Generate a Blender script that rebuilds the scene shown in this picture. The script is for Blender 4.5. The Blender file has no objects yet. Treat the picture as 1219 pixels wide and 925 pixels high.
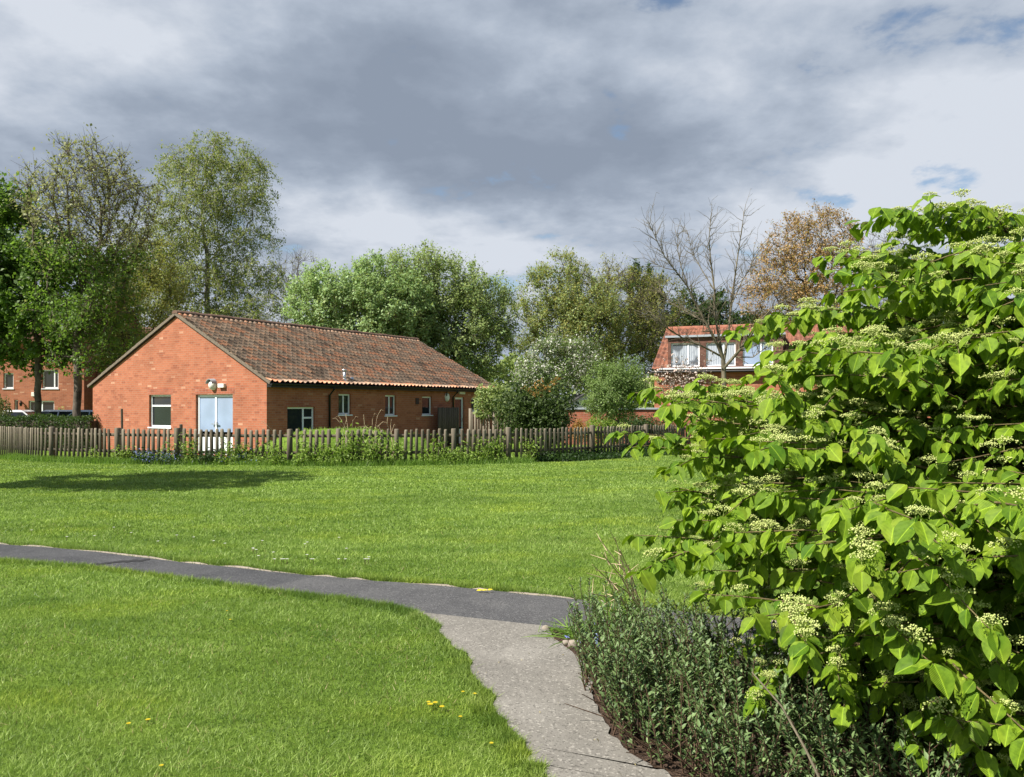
import bpy, math
import numpy as np
from mathutils import Vector

S = bpy.context.scene
COL = S.collection
R = math.radians
# ------------------------------------------------------------------ camera
EYE, F, CX, HZ = 1.7, 920.0, 609.5, 482.0      # eye height, focal length, centre and horizon of the photograph
cam = bpy.data.cameras.new('camera'); cam_o = bpy.data.objects.new('camera', cam); COL.objects.link(cam_o)
cam.sensor_fit = 'HORIZONTAL'; cam.sensor_width = 36; cam.lens = 36 * F / 1219
cam.shift_y = (HZ - 462.5) / 1219; cam.clip_start = 0.05; cam.clip_end = 2000
cam_o.location = (0, 0, EYE); cam_o.rotation_euler = (R(90), 0, 0); S.camera = cam_o

# ------------------------------------------------------------------ light
SUN_EL = R(48); sh = Vector((-0.86, -0.51)).normalized()
sdir = Vector((sh.x * math.cos(SUN_EL), sh.y * math.cos(SUN_EL), math.sin(SUN_EL)))
sun = bpy.data.lights.new('sun', 'SUN'); sun_o = bpy.data.objects.new('sun', sun); COL.objects.link(sun_o)
sun.energy = 5.0; sun.angle = R(0.53); sun.color = (1.0, 0.945, 0.86)
sun_o.rotation_euler = (-sdir).to_track_quat('-Z', 'Y').to_euler(); sun_o.location = (-20, -10, 30)
S.view_settings.view_transform = 'Standard'; S.view_settings.look = 'None'
S.view_settings.exposure = 1.0; S.cycles.diffuse_bounces = 6; S.view_settings.gamma = 1.0; S.view_settings.use_curve_mapping = False

def nd(nt, t, **kw):
    n = nt.nodes.new(t)
    for k, v in kw.items():
        if k.startswith('i_'):
            key = k[2:]
            n.inputs[int(key) if key.isdigit() else key.replace('_', ' ')].default_value = v
        else: setattr(n, k, v)
    return n
def lk(nt, a, b): nt.links.new(a, b)
def math_n(nt, op, a, b=None, c=None, clamp=False):
    n = nt.nodes.new('ShaderNodeMath'); n.operation = op; n.use_clamp = clamp
    for i, v in enumerate((a, b, c)):
        if v is None: continue
        if isinstance(v, (int, float)): n.inputs[i].default_value = v
        else: nt.links.new(v, n.inputs[i])
    return n.outputs[0]
def ramp(nt, fac, stops, interp='LINEAR'):
    n = nt.nodes.new('ShaderNodeValToRGB'); n.color_ramp.interpolation = interp
    e = n.color_ramp.elements
    while len(e) < len(stops): e.new(0.5)
    for el, (p, c) in zip(e, stops):
        el.position = p; el.color = (c, c, c, 1) if isinstance(c, (int, float)) else (*c, 1)
    nt.links.new(fac, n.inputs[0]); return n.outputs[0]
def mixc(nt, fac, a, b, blend='MIX'):
    n = nt.nodes.new('ShaderNodeMix'); n.data_type = 'RGBA'; n.blend_type = blend
    for i, v in ((0, fac), (6, a), (7, b)):
        if isinstance(v, (int, float)): n.inputs[i].default_value = v
        elif isinstance(v, tuple): n.inputs[i].default_value = (*v, 1)
        else: nt.links.new(v, n.inputs[i])
    return n.outputs[2]

def pxdir(px, py):
    return Vector(((px - CX) / F, 1, (HZ - py) / F)).normalized()
W = bpy.data.worlds.new('World'); S.world = W; W.use_nodes = True
nt = W.node_tree; nt.nodes.clear()
sky = nd(nt, 'ShaderNodeTexSky', sky_type='NISHITA', sun_disc=False, sun_elevation=SUN_EL,
         sun_rotation=math.atan2(sh.x, sh.y), altitude=50, air_density=1.0, dust_density=0.6, ozone_density=1.6)
tc = nd(nt, 'ShaderNodeTexCoord')
sx = nd(nt, 'ShaderNodeSeparateXYZ'); lk(nt, tc.outputs['Generated'], sx.inputs[0])
zz = math_n(nt, 'ADD', math_n(nt, 'MAXIMUM', sx.outputs[2], 0.0), 0.22)
cb = nd(nt, 'ShaderNodeCombineXYZ')
lk(nt, math_n(nt, 'DIVIDE', sx.outputs[0], zz), cb.inputs[0]); lk(nt, math_n(nt, 'DIVIDE', sx.outputs[1], zz), cb.inputs[1])
def cl_noise(scale, detail, rough, dist, off, sc=(1, 1, 1)):
    m = nd(nt, 'ShaderNodeMapping'); m.inputs[1].default_value = off; m.inputs[3].default_value = sc
    lk(nt, cb.outputs[0], m.inputs[0])
    n = nd(nt, 'ShaderNodeTexNoise'); n.inputs['Scale'].default_value = scale; n.inputs['Detail'].default_value = detail
    n.inputs['Roughness'].default_value = rough; n.inputs['Distortion'].default_value = dist
    lk(nt, m.outputs[0], n.inputs['Vector']); return n.outputs[0]
def blob(px, py, rad, wgt, sq=(1, 1, 1)):
    d = pxdir(px, py)
    s = nd(nt, 'ShaderNodeVectorMath', operation='SUBTRACT'); lk(nt, tc.outputs['Generated'], s.inputs[0]); s.inputs[1].default_value = d
    q = nd(nt, 'ShaderNodeVectorMath', operation='MULTIPLY'); lk(nt, s.outputs[0], q.inputs[0]); q.inputs[1].default_value = sq
    l = nd(nt, 'ShaderNodeVectorMath', operation='LENGTH'); lk(nt, q.outputs[0], l.inputs[0])
    t = math_n(nt, 'SUBTRACT', 1.0, math_n(nt, 'DIVIDE', l.outputs['Value'], rad), clamp=True)
    t = math_n(nt, 'SMOOTH_MIN', t, 1.0, 0.1)
    return math_n(nt, 'MULTIPLY', math_n(nt, 'MULTIPLY', t, t), wgt)
big = cl_noise(0.75, 3, 0.5, 0.3, (3.1, 1.7, 0), (0.8, 1.0, 1))
mid = cl_noise(2.1, 10, 0.56, 0.1, (7.3, 2.2, 0), (1.0, 1.0, 1))
wsp = cl_noise(5.0, 9, 0.58, 0.1, (1.3, 5.2, 0), (1.0, 1.0, 1))
br = math_n(nt, 'ADD', math_n(nt, 'MULTIPLY', big, 0.22), math_n(nt, 'MULTIPLY', mid, 0.58))
br = math_n(nt, 'ADD', br, math_n(nt, 'MULTIPLY', math_n(nt, 'SUBTRACT', wsp, 0.13), 0.30))
for a in ((480, 130, 0.50, -0.17, (0.8, 1, 1.6)), (60, 150, 0.35, -0.07, (0.8, 1, 1.6)), (700, 190, 0.35, -0.12, (0.6, 1, 2.2)), (90, 20, 0.30, 0.16, (0.8, 1, 1.5)), (680, 90, 0.20, 0.13, (0.8, 1, 1.4)),
          (1120, 100, 0.35, 0.10, (0.8, 1, 1.5)), (600, 290, 0.32, 0.15, (0.7, 1, 2.2)), (1060, 250, 0.30, 0.20, (0.8, 1, 2.2)), (420, 280, 0.22, 0.08, (.6, 1, 2.5))):
    br = math_n(nt, 'ADD', br, blob(*a))
clo = ramp(nt, br, [(0.33, (2.65, 3.15, 3.98)), (0.42, (3.25, 3.80, 4.70)), (0.50, (4.4, 5.0, 5.95)), (0.62, (6.6, 7.05, 7.8))])
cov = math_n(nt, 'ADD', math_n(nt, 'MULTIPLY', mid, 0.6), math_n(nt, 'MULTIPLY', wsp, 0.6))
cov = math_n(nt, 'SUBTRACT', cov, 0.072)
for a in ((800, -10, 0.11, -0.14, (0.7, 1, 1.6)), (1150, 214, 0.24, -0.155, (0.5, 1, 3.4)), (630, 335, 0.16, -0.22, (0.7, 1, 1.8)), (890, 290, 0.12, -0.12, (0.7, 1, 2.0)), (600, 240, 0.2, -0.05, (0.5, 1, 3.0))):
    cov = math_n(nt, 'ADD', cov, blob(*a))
cov = math_n(nt, 'ADD', cov, math_n(nt, 'MULTIPLY', math_n(nt, 'MINIMUM', math_n(nt, 'ADD', sx.outputs[1], -0.5), 0.0), 0.40))  # cloud cleared from unseen sky overhead and behind, to darken the side wall
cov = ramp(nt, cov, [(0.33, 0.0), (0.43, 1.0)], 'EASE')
skyb = mixc(nt, 1.0, sky.outputs[0], (1.45, 1.35, 1.25), 'MULTIPLY')
bg = nd(nt, 'ShaderNodeBackground'); bg.inputs[1].default_value = 0.052
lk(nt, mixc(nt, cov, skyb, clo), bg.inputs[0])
wo = nd(nt, 'ShaderNodeOutputWorld'); lk(nt, bg.outputs[0], wo.inputs[0])

# ------------------------------------------------------------------ helpers
def gp(px, py, z=0.0):
    """ground point seen at a pixel of the photograph"""
    Y = (EYE - z) * F / (py - HZ); return ((px - CX) / F * Y, Y, z)
def at(px, py, Y):
    return np.array(((px - CX) / F * Y, Y, EYE + (HZ - py) / F * Y))
def tag(o, label, cat, group=None, kind=None):
    if label: o['label'] = label
    if cat: o['category'] = cat
    if group: o['group'] = group
    if kind: o['kind'] = kind
    return o
def empty(name, loc, rz, label, cat, group=None):
    o = bpy.data.objects.new(name, None); COL.objects.link(o); o.empty_display_size = 0.2
    o.location = loc; o.rotation_euler = (0, 0, rz); return tag(o, label, cat, group)
def link(name, me, mat, parent=None):
    o = bpy.data.objects.new(name, me); COL.objects.link(o)
    if mat and not me.materials: me.materials.append(mat)
    if parent: o.parent = parent
    return o
def np_mesh(name, V, Fs, tint=None, uv=None, smooth=False):
    """mesh from an (n,3) array and a list of (m,k) face arrays; tint one float per vertex; uv one pair per vertex"""
    me = bpy.data.meshes.new(name)
    V = np.ascontiguousarray(V, dtype=np.float32); Fs = [np.asarray(f, dtype=np.int32) for f in Fs if len(f)]
    me.vertices.add(len(V)); me.vertices.foreach_set('co', V.ravel())
    idx = np.concatenate([f.ravel() for f in Fs]); tot = np.concatenate([np.full(len(f), f.shape[1], np.int32) for f in Fs])
    st = np.concatenate(([0], np.cumsum(tot)[:-1])).astype(np.int32)
    me.loops.add(len(idx)); me.polygons.add(len(tot))
    me.loops.foreach_set('vertex_index', idx); me.polygons.foreach_set('loop_start', st)
    try: me.polygons.foreach_set('loop_total', tot)
    except Exception: pass
    if smooth: me.polygons.foreach_set('use_smooth', np.ones(len(tot), bool))
    if tint is not None:
        a = me.attributes.new('tint', 'FLOAT', 'POINT'); a.data.foreach_set('value', np.ascontiguousarray(tint, dtype=np.float32))
    if uv is not None:
        l = me.uv_layers.new(name='UVMap'); l.data.foreach_set('uv', np.ascontiguousarray(np.asarray(uv, dtype=np.float32)[idx]).ravel())
    me.update(calc_edges=True); return me

class MB:
    """collects faces for one mesh; UVs are metres on each face's own plane"""
    def __init__(s): s.v = []; s.f = []
    def quad(s, *p):
        n = len(s.v); s.v += [tuple(q) for q in p]; s.f.append(tuple(range(n, n + len(p))))
    def box(s, x0, x1, y0, y1, z0, z1):
        s.hexa([(x0, y0, z0), (x1, y0, z0), (x1, y1, z0), (x0, y1, z0), (x0, y0, z1), (x1, y0, z1), (x1, y1, z1), (x0, y1, z1)])
    def hexa(s, c):
        n = len(s.v); s.v += [tuple(q) for q in c]
        s.f += [tuple(n + i for i in t) for t in ((3, 2, 1, 0), (4, 5, 6, 7), (0, 1, 5, 4), (1, 2, 6, 5), (2, 3, 7, 6), (3, 0, 4, 7))]
    def obox(s, fr, u0, u1, z0, z1, d0, d1):
        """box in a wall frame: u along the wall, z up, d outward"""
        O, U, N = fr
        P = lambda u, z, d: (O[0] + U[0] * u + N[0] * d, O[1] + U[1] * u + N[1] * d, O[2] + z)
        c = [P(u0, z0, d0), P(u1, z0, d0), P(u1, z0, d1), P(u0, z0, d1), P(u0, z1, d0), P(u1, z1, d0), P(u1, z1, d1), P(u0, z1, d1)]
        s.hexa(c)
    def tube(s, pts, r, n=8, cap=True):
        pts = [Vector(p) for p in pts]; rs = r if isinstance(r, (list, tuple)) else [r] * len(pts)
        rings = []
        for i, p in enumerate(pts):
            t = (pts[min(i + 1, len(pts) - 1)] - pts[max(i - 1, 0)]).normalized()
            a = t.cross(Vector((0, 0, 1)) if abs(t.z) < 0.9 else Vector((1, 0, 0))).normalized(); b = t.cross(a)
            rings.append(len(s.v)); s.v += [tuple(p + (a * math.cos(k * 2 * math.pi / n) + b * math.sin(k * 2 * math.pi / n)) * rs[i]) for k in range(n)]
        for i in range(len(rings) - 1):
            for k in range(n):
                s.f.append((rings[i] + k, rings[i] + (k + 1) % n, rings[i + 1] + (k + 1) % n, rings[i + 1] + k))
        if cap:
            s.f.append(tuple(rings[0] + k for k in reversed(range(n)))); s.f.append(tuple(rings[-1] + k for k in range(n)))
    def build(s, name, mat, parent=None, bevel=0, smooth=False):
        me = bpy.data.meshes.new(name); me.from_pydata(s.v, [], s.f); me.update()
        l = me.uv_layers.new(name='UVMap')
        for p in me.polygons:
            n = p.normal; ax = max(range(3), key=lambda i: abs(n[i]))
            for li in p.loop_indices:
                c = me.vertices[me.loops[li].vertex_index].co
                l.data[li].uv = (c.y, c.z) if ax == 0 else (c.x, c.z) if ax == 1 else (c.x, c.y)
            if smooth: p.use_smooth = True
        o = link(name, me, mat, parent)
        if bevel:
            m = o.modifiers.new('bevel', 'BEVEL'); m.width = bevel; m.segments = 2; m.limit_method = 'ANGLE'
        return o

# ------------------------------------------------------------------ materials
def new_mat(name):
    m = bpy.data.materials.new(name); m.use_nodes = True; t = m.node_tree
    p = t.nodes['Principled BSDF']; return m, t, p
def plain(name, col, rough=0.6, metal=0.0, noise=0.12, scale=8.0, spec=0.4):
    m, t, p = new_mat(name)
    tcn = nd(t, 'ShaderNodeTexCoord'); n = nd(t, 'ShaderNodeTexNoise'); n.inputs['Scale'].default_value = scale; n.inputs['Detail'].default_value = 6
    lk(t, tcn.outputs['Object'], n.inputs['Vector'])
    lk(t, mixc(t, n.outputs[0], tuple(c * (1 - noise * 1.6) for c in col), tuple(min(1, c * (1 + noise)) for c in col)), p.inputs['Base Color'])
    p.inputs['Roughness'].default_value = rough; p.inputs['Metallic'].default_value = metal
    p.inputs['Specular IOR Level'].default_value = spec
    return m
def leaf_mat(name, dark, lite, trans, rough=0.5, tw=0.42, spec=0.3, veins=False):
    m, t, p = new_mat(name)
    a = nd(t, 'ShaderNodeAttribute', attribute_name='tint')
    c = mixc(t, a.outputs['Fac'], dark, lite)
    if name == 'grass_blade':                                              # patches of yellower and of deeper green turf
        tg = nd(t, 'ShaderNodeTexCoord')
        for sc_, lo_, hi_, amt, cc in ((0.9, 0.50, 0.66, 0.75, (0.30, 0.38, 0.035)), (1.5, 0.54, 0.66, 0.75, (0.05, 0.115, 0.014)), (7.0, 0.55, 0.68, 0.7, (0.045, 0.10, 0.012)), (4.0, 0.56, 0.70, 0.6, (0.33, 0.40, 0.12))):
            mg = nd(t, 'ShaderNodeMapping'); mg.inputs[1].default_value = (sc_ * 3, sc_, 0); mg.inputs[3].default_value = (0.7, 1.2, 0.2); lk(t, tg.outputs['Object'], mg.inputs[0])
            ng = nd(t, 'ShaderNodeTexNoise'); ng.inputs['Scale'].default_value = sc_; ng.inputs['Detail'].default_value = 4; lk(t, mg.outputs[0], ng.inputs['Vector'])
            c = mixc(t, ramp(t, ng.outputs[0], [(lo_, 0.0), (hi_, amt)]), c, cc)
    if veins:
        u = nd(t, 'ShaderNodeUVMap'); sp = nd(t, 'ShaderNodeSeparateXYZ'); lk(t, u.outputs[0], sp.inputs[0])
        au = math_n(t, 'ABSOLUTE', math_n(t, 'SUBTRACT', sp.outputs[0], 0.5))
        w = math_n(t, 'SINE', math_n(t, 'MULTIPLY', math_n(t, 'SUBTRACT', sp.outputs[1], math_n(t, 'MULTIPLY', au, 0.55)), 62.0))
        w = math_n(t, 'POWER', math_n(t, 'ABSOLUTE', w), 0.6)
        mid_r = math_n(t, 'LESS_THAN', au, 0.025)
        bp = nd(t, 'ShaderNodeBump'); bp.inputs['Strength'].default_value = 0.55; bp.inputs['Distance'].default_value = 0.004
        lk(t, math_n(t, 'SUBTRACT', w, mid_r), bp.inputs['Height']); lk(t, bp.outputs[0], p.inputs['Normal'])
        tco = nd(t, 'ShaderNodeTexCoord'); nn = nd(t, 'ShaderNodeTexNoise'); nn.inputs['Scale'].default_value = 55; nn.inputs['Detail'].default_value = 5; lk(t, tco.outputs['Object'], nn.inputs['Vector'])
        c = mixc(t, ramp(t, nn.outputs[0], [(0.42, 0.0), (0.68, 0.55)]), c, tuple(x * 0.55 for x in dark))
        n3 = nd(t, 'ShaderNodeTexNoise'); n3.inputs['Scale'].default_value = 5; n3.inputs['Detail'].default_value = 3; lk(t, tco.outputs['Object'], n3.inputs['Vector'])
        c = mixc(t, ramp(t, n3.outputs[0], [(0.5, 0.0), (0.7, 0.5)]), c, (lite[0] * 1.35, lite[1] * 1.1, lite[2] * 1.5))
        c = mixc(t, math_n(t, 'MULTIPLY', mid_r, 0.5), c, tuple(min(1, x * 1.7) for x in lite))
    lk(t, c, p.inputs['Base Color']); p.inputs['Roughness'].default_value = rough; p.inputs['Specular IOR Level'].default_value = spec
    tr = nd(t, 'ShaderNodeBsdfTranslucent'); lk(t, mixc(t, a.outputs['Fac'], tuple(x * 0.75 for x in trans), trans), tr.inputs[0])
    mx = nd(t, 'ShaderNodeMixShader'); mx.inputs[0].default_value = tw
    lk(t, p.outputs[0], mx.inputs[1]); lk(t, tr.outputs[0], mx.inputs[2])
    lk(t, mx.outputs[0], t.nodes['Material Output'].inputs['Surface']); return m
def brick_mat(name, c1, c2, c3, mortar, seed=0.0):
    m, t, p = new_mat(name)
    u = nd(t, 'ShaderNodeUVMap'); mp = nd(t, 'ShaderNodeMapping'); mp.inputs[1].default_value = (seed, seed * 0.3, 0); lk(t, u.outputs[0], mp.inputs[0])
    b = nd(t, 'ShaderNodeTexBrick', offset=0.5); lk(t, mp.outputs[0], b.inputs['Vector'])
    for k, v in (('Scale', 1.0), ('Mortar Size', 0.006), ('Mortar Smooth', 0.2), ('Bias', -0.1), ('Brick Width', 0.225), ('Row Height', 0.075)): b.inputs[k].default_value = v
    b.inputs['Color1'].default_value = (*c1, 1); b.inputs['Color2'].default_value = (*c2, 1); b.inputs['Mortar'].default_value = (*mortar, 1)
    # a random shade for each brick
    sp = nd(t, 'ShaderNodeSeparateXYZ'); lk(t, mp.outputs[0], sp.inputs[0])
    row = math_n(t, 'FLOOR', math_n(t, 'DIVIDE', sp.outputs[1], 0.075))
    colx = math_n(t, 'FLOOR', math_n(t, 'ADD', math_n(t, 'DIVIDE', sp.outputs[0], 0.225), math_n(t, 'MULTIPLY', row, 0.5)))
    cv = nd(t, 'ShaderNodeCombineXYZ'); lk(t, colx, cv.inputs[0]); lk(t, row, cv.inputs[1])
    wn = nd(t, 'ShaderNodeTexWhiteNoise', noise_dimensions='3D'); lk(t, cv.outputs[0], wn.inputs['Vector'])
    col = mixc(t, ramp(t, wn.outputs[0], [(0.80, 0.0), (0.97, 0.75)]), b.outputs['Color'], c3)
    col = mixc(t, ramp(t, wn.outputs[0], [(0.006, 0.5), (0.03, 0.0)]), col, (0.62, 0.40, 0.27))
    n = nd(t, 'ShaderNodeTexNoise'); n.inputs['Scale'].default_value = 0.9; n.inputs['Detail'].default_value = 8; n.inputs['Roughness'].default_value = 0.65; lk(t, u.outputs[0], n.inputs['Vector'])
    col = mixc(t, ramp(t, n.outputs[0], [(0.36, 0.55), (0.55, 0.0)]), col, tuple(x * 0.62 for x in c1))
    n2 = nd(t, 'ShaderNodeTexNoise'); n2.inputs['Scale'].default_value = 60; n2.inputs['Detail'].default_value = 4; lk(t, u.outputs[0], n2.inputs['Vector'])
    col = mixc(t, 0.35, col, mixc(t, n2.outputs[0], (0.25, 0.25, 0.25), (0.8, 0.8, 0.8)), 'SOFT_LIGHT')
    # mortar drawn over the stains so courses stay readable
    col = mixc(t, math_n(t, 'MULTIPLY', b.outputs['Fac'], 0.7), col, mortar)
    lk(t, col, p.inputs['Base Color']); p.inputs['Roughness'].default_value = 0.88; p.inputs['Specular IOR Level'].default_value = 0.2
    bp = nd(t, 'ShaderNodeBump'); bp.inputs['Strength'].default_value = 0.6; bp.inputs['Distance'].default_value = 0.006
    lk(t, math_n(t, 'SUBTRACT', math_n(t, 'MULTIPLY', n2.outputs[0], 0.4), b.outputs['Fac']), bp.inputs['Height']); lk(t, bp.outputs[0], p.inputs['Normal'])
    return m
def tile_mat(name, stops, lichen=0.5):
    """UV: whole numbers count tiles across and courses up"""
    m, t, p = new_mat(name)
    u = nd(t, 'ShaderNodeUVMap'); f = nd(t, 'ShaderNodeVectorMath', operation='FLOOR'); lk(t, u.outputs[0], f.inputs[0])
    wn = nd(t, 'ShaderNodeTexWhiteNoise', noise_dimensions='2D'); lk(t, f.outputs[0], wn.inputs['Vector'])
    n = nd(t, 'ShaderNodeTexNoise'); n.inputs['Scale'].default_value = 0.16; n.inputs['Detail'].default_value = 5; n.inputs['Roughness'].default_value = 0.7; lk(t, u.outputs[0], n.inputs['Vector'])
    fac = math_n(t, 'ADD', math_n(t, 'MULTIPLY', wn.outputs[0], 0.72), math_n(t, 'MULTIPLY', n.outputs[0], 0.42))
    col = ramp(t, fac, stops)
    n2 = nd(t, 'ShaderNodeTexNoise'); n2.inputs['Scale'].default_value = 2.6; n2.inputs['Detail'].default_value = 7; n2.inputs['Roughness'].default_value = 0.7; lk(t, u.outputs[0], n2.inputs['Vector'])
    col = mixc(t, math_n(t, 'MULTIPLY', ramp(t, n2.outputs[0], [(0.5, 0.0), (0.64, 1.0)]), lichen), col, (0.27, 0.24, 0.195))
    col = mixc(t, math_n(t, 'MULTIPLY', ramp(t, n2.outputs[0], [(0.30, 1.0), (0.42, 0.0)]), 0.6), col, (0.09, 0.065, 0.048))
    lk(t, col, p.inputs['Base Color']); p.inputs['Roughness'].default_value = 0.85; p.inputs['Specular IOR Level'].default_value = 0.25
    bp = nd(t, 'ShaderNodeBump'); bp.inputs['Strength'].default_value = 0.5; bp.inputs['Distance'].default_value = 0.01
    lk(t, n2.outputs[0], bp.inputs['Height']); lk(t, bp.outputs[0], p.inputs['Normal']); return m
def wood_mat(name, c1, c2, c3):
    m, t, p = new_mat(name)
    tcn = nd(t, 'ShaderNodeTexCoord'); mp = nd(t, 'ShaderNodeMapping'); mp.inputs[3].default_value = (9, 9, 1.2); lk(t, tcn.outputs['Object'], mp.inputs[0])
    n = nd(t, 'ShaderNodeTexNoise'); n.inputs['Scale'].default_value = 2.2; n.inputs['Detail'].default_value = 8; n.inputs['Roughness'].default_value = 0.7; lk(t, mp.outputs[0], n.inputs['Vector'])
    a = nd(t, 'ShaderNodeAttribute', attribute_name='tint')
    col = mixc(t, a.outputs['Fac'], mixc(t, ramp(t, n.outputs[0], [(0.35, 0.0), (0.65, 1.0)]), c1, c2), c3)
    lk(t, col, p.inputs['Base Color']); p.inputs['Roughness'].default_value = 0.85; p.inputs['Specular IOR Level'].default_value = 0.2
    bp = nd(t, 'ShaderNodeBump'); bp.inputs['Strength'].default_value = 0.5; bp.inputs['Distance'].default_value = 0.01
    lk(t, n.outputs[0], bp.inputs['Height']); lk(t, bp.outputs[0], p.inputs['Normal']); return m
def bark_mat(name, c1, c2, scale=6.0):
    m, t, p = new_mat(name)
    tcn = nd(t, 'ShaderNodeTexCoord'); mp = nd(t, 'ShaderNodeMapping'); mp.inputs[3].default_value = (1, 1, 0.35); lk(t, tcn.outputs['Object'], mp.inputs[0])
    n = nd(t, 'ShaderNodeTexNoise'); n.inputs['Scale'].default_value = scale; n.inputs['Detail'].default_value = 8; n.inputs['Roughness'].default_value = 0.7; lk(t, mp.outputs[0], n.inputs['Vector'])
    lk(t, mixc(t, ramp(t, n.outputs[0], [(0.38, 0.0), (0.62, 1.0)]), c1, c2), p.inputs['Base Color'])
    p.inputs['Roughness'].default_value = 0.9; p.inputs['Specular IOR Level'].default_value = 0.15
    bp = nd(t, 'ShaderNodeBump'); bp.inputs['Strength'].default_value = 0.7; bp.inputs['Distance'].default_value = 0.03
    lk(t, n.outputs[0], bp.inputs['Height']); lk(t, bp.outputs[0], p.inputs['Normal']); return m
def glass_mat(name, col, rough=0.04):
    m, t, p = new_mat(name)
    tcn = nd(t, 'ShaderNodeTexCoord'); n = nd(t, 'ShaderNodeTexNoise'); n.inputs['Scale'].default_value = 1.3; n.inputs['Detail'].default_value = 2
    lk(t, tcn.outputs['Object'], n.inputs['Vector'])
    lk(t, mixc(t, n.outputs[0], tuple(c * 0.7 for c in col), tuple(c * 1.25 for c in col)), p.inputs['Base Color'])
    p.inputs['Roughness'].default_value = rough; p.inputs['Specular IOR Level'].default_value = 0.5
    bp = nd(t, 'ShaderNodeBump'); bp.inputs['Strength'].default_value = 0.03; bp.inputs['Distance'].default_value = 0.02
    lk(t, n.outputs[0], bp.inputs['Height']); lk(t, bp.outputs[0], p.inputs['Normal']); return m

M = {}
M['brick'] = brick_mat('red_brick', (0.345, 0.116, 0.060), (0.40, 0.145, 0.078), (0.235, 0.072, 0.04), (0.33, 0.20, 0.14))
M['brick_b'] = brick_mat('garden_brick', (0.34, 0.105, 0.06), (0.39, 0.13, 0.075), (0.22, 0.07, 0.042), (0.31, 0.21, 0.155), 3.1)
M['tile'] = tile_mat('weathered_pantile', [(0.22, (0.20, 0.125, 0.085)), (0.40, (0.47, 0.32, 0.22)), (0.50, (0.36, 0.235, 0.16)), (0.62, (0.56, 0.38, 0.26)), (0.74, (0.62, 0.34, 0.20)), (0.88, (0.66, 0.29, 0.16))], 0.28)
M['tile_red'] = tile_mat('red_pantile', [(0.25, (0.10, 0.042, 0.028)), (0.5, (0.18, 0.07, 0.042)), (0.8, (0.25, 0.10, 0.06))], 0.25)
M['tile_brown'] = tile_mat('brown_tile', [(0.25, (0.09, 0.05, 0.035)), (0.5, (0.15, 0.075, 0.05)), (0.8, (0.2, 0.10, 0.06))], 0.3)
M['ridge'] = plain('ridge_tile_clay', (0.13, 0.075, 0.05), 0.85, noise=0.3, scale=5)
M['ridge_red'] = plain('ridge_tile_red', (0.26, 0.10, 0.06), 0.85, noise=0.3, scale=5)
M['verge'] = plain('verge_mortar', (0.17, 0.135, 0.10), 0.9, noise=0.45, scale=14)
M['upvc'] = plain('white_frame', (0.78, 0.80, 0.82), 0.35, noise=0.05)
M['black'] = plain('black_plastic', (0.012, 0.012, 0.013), 0.4, noise=0.1)
M['glass'] = glass_mat('dark_glass', (0.02, 0.024, 0.028))
M['glass_film'] = glass_mat('blue_grey_glass', (0.25, 0.32, 0.44), 0.12)
M['curtain'] = glass_mat('curtained_glass', (0.38, 0.42, 0.47), 0.1)
def curtain_mat():
    m, t, p = new_mat('curtained_window'); tcn = nd(t, 'ShaderNodeTexCoord')
    w = nd(t, 'ShaderNodeTexWave', wave_type='BANDS', bands_direction='X'); w.inputs['Scale'].default_value = 4.0; w.inputs['Distortion'].default_value = 2.5; w.inputs['Detail'].default_value = 2; lk(t, tcn.outputs['Object'], w.inputs['Vector'])
    n = nd(t, 'ShaderNodeTexNoise'); n.inputs['Scale'].default_value = 1.1; lk(t, tcn.outputs['Object'], n.inputs['Vector'])
    c = mixc(t, w.outputs['Fac'], (0.20, 0.23, 0.28), (0.46, 0.49, 0.53)); c = mixc(t, ramp(t, n.outputs[0], [(0.5, 0.0), (0.56, 0.85)]), c, (0.05, 0.06, 0.075))
    lk(t, c, p.inputs['Base Color']); p.inputs['Roughness'].default_value = 0.12; p.inputs['Specular IOR Level'].default_value = 0.5; return m
M['curtain'] = curtain_mat()
M['steel'] = plain('brushed_steel', (0.55, 0.56, 0.57), 0.35, 0.9, noise=0.08)
M['lead'] = plain('grey_lead', (0.30, 0.33, 0.36), 0.6, noise=0.15)
M['lamp_white'] = plain('opal_plastic', (0.72, 0.70, 0.63), 0.4, noise=0.05)
M['hung'] = tile_mat('dark_hung_tile', [(0.25, (0.075, 0.035, 0.025)), (0.5, (0.11, 0.05, 0.035)), (0.8, (0.15, 0.07, 0.05))], 0.2)
M['picket'] = wood_mat('weathered_picket', (0.042, 0.035, 0.025), (0.135, 0.112, 0.080), (0.24, 0.205, 0.155))
M['rail'] = wood_mat('dark_rail', (0.045, 0.035, 0.025), (0.10, 0.08, 0.055), (0.14, 0.115, 0.08))
M['bark'] = bark_mat('grey_brown_bark', (0.055, 0.045, 0.035), (0.16, 0.135, 0.105))
M['bark_dark'] = bark_mat('dark_bark', (0.030, 0.024, 0.018), (0.085, 0.068, 0.05))
M['bark_birch'] = bark_mat('birch_bark', (0.09, 0.08, 0.06), (0.42, 0.40, 0.36), 3.0)
M['bark_pale'] = bark_mat('pale_bark', (0.070, 0.060, 0.040), (0.175, 0.150, 0.105))
M['stem'] = bark_mat('brown_stem', (0.06, 0.035, 0.022), (0.13, 0.085, 0.055), 30)
M['vib_stem'] = bark_mat('olive_brown_stem', (0.085, 0.065, 0.03), (0.19, 0.15, 0.07), 30)
M['straw'] = plain('dry_straw', (0.46, 0.36, 0.22), 0.9, noise=0.25, scale=20)
L = {}
L['maple'] = leaf_mat('maple_leaf', (0.032, 0.070, 0.011), (0.165, 0.27, 0.046), (0.21, 0.37, 0.038))
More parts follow.
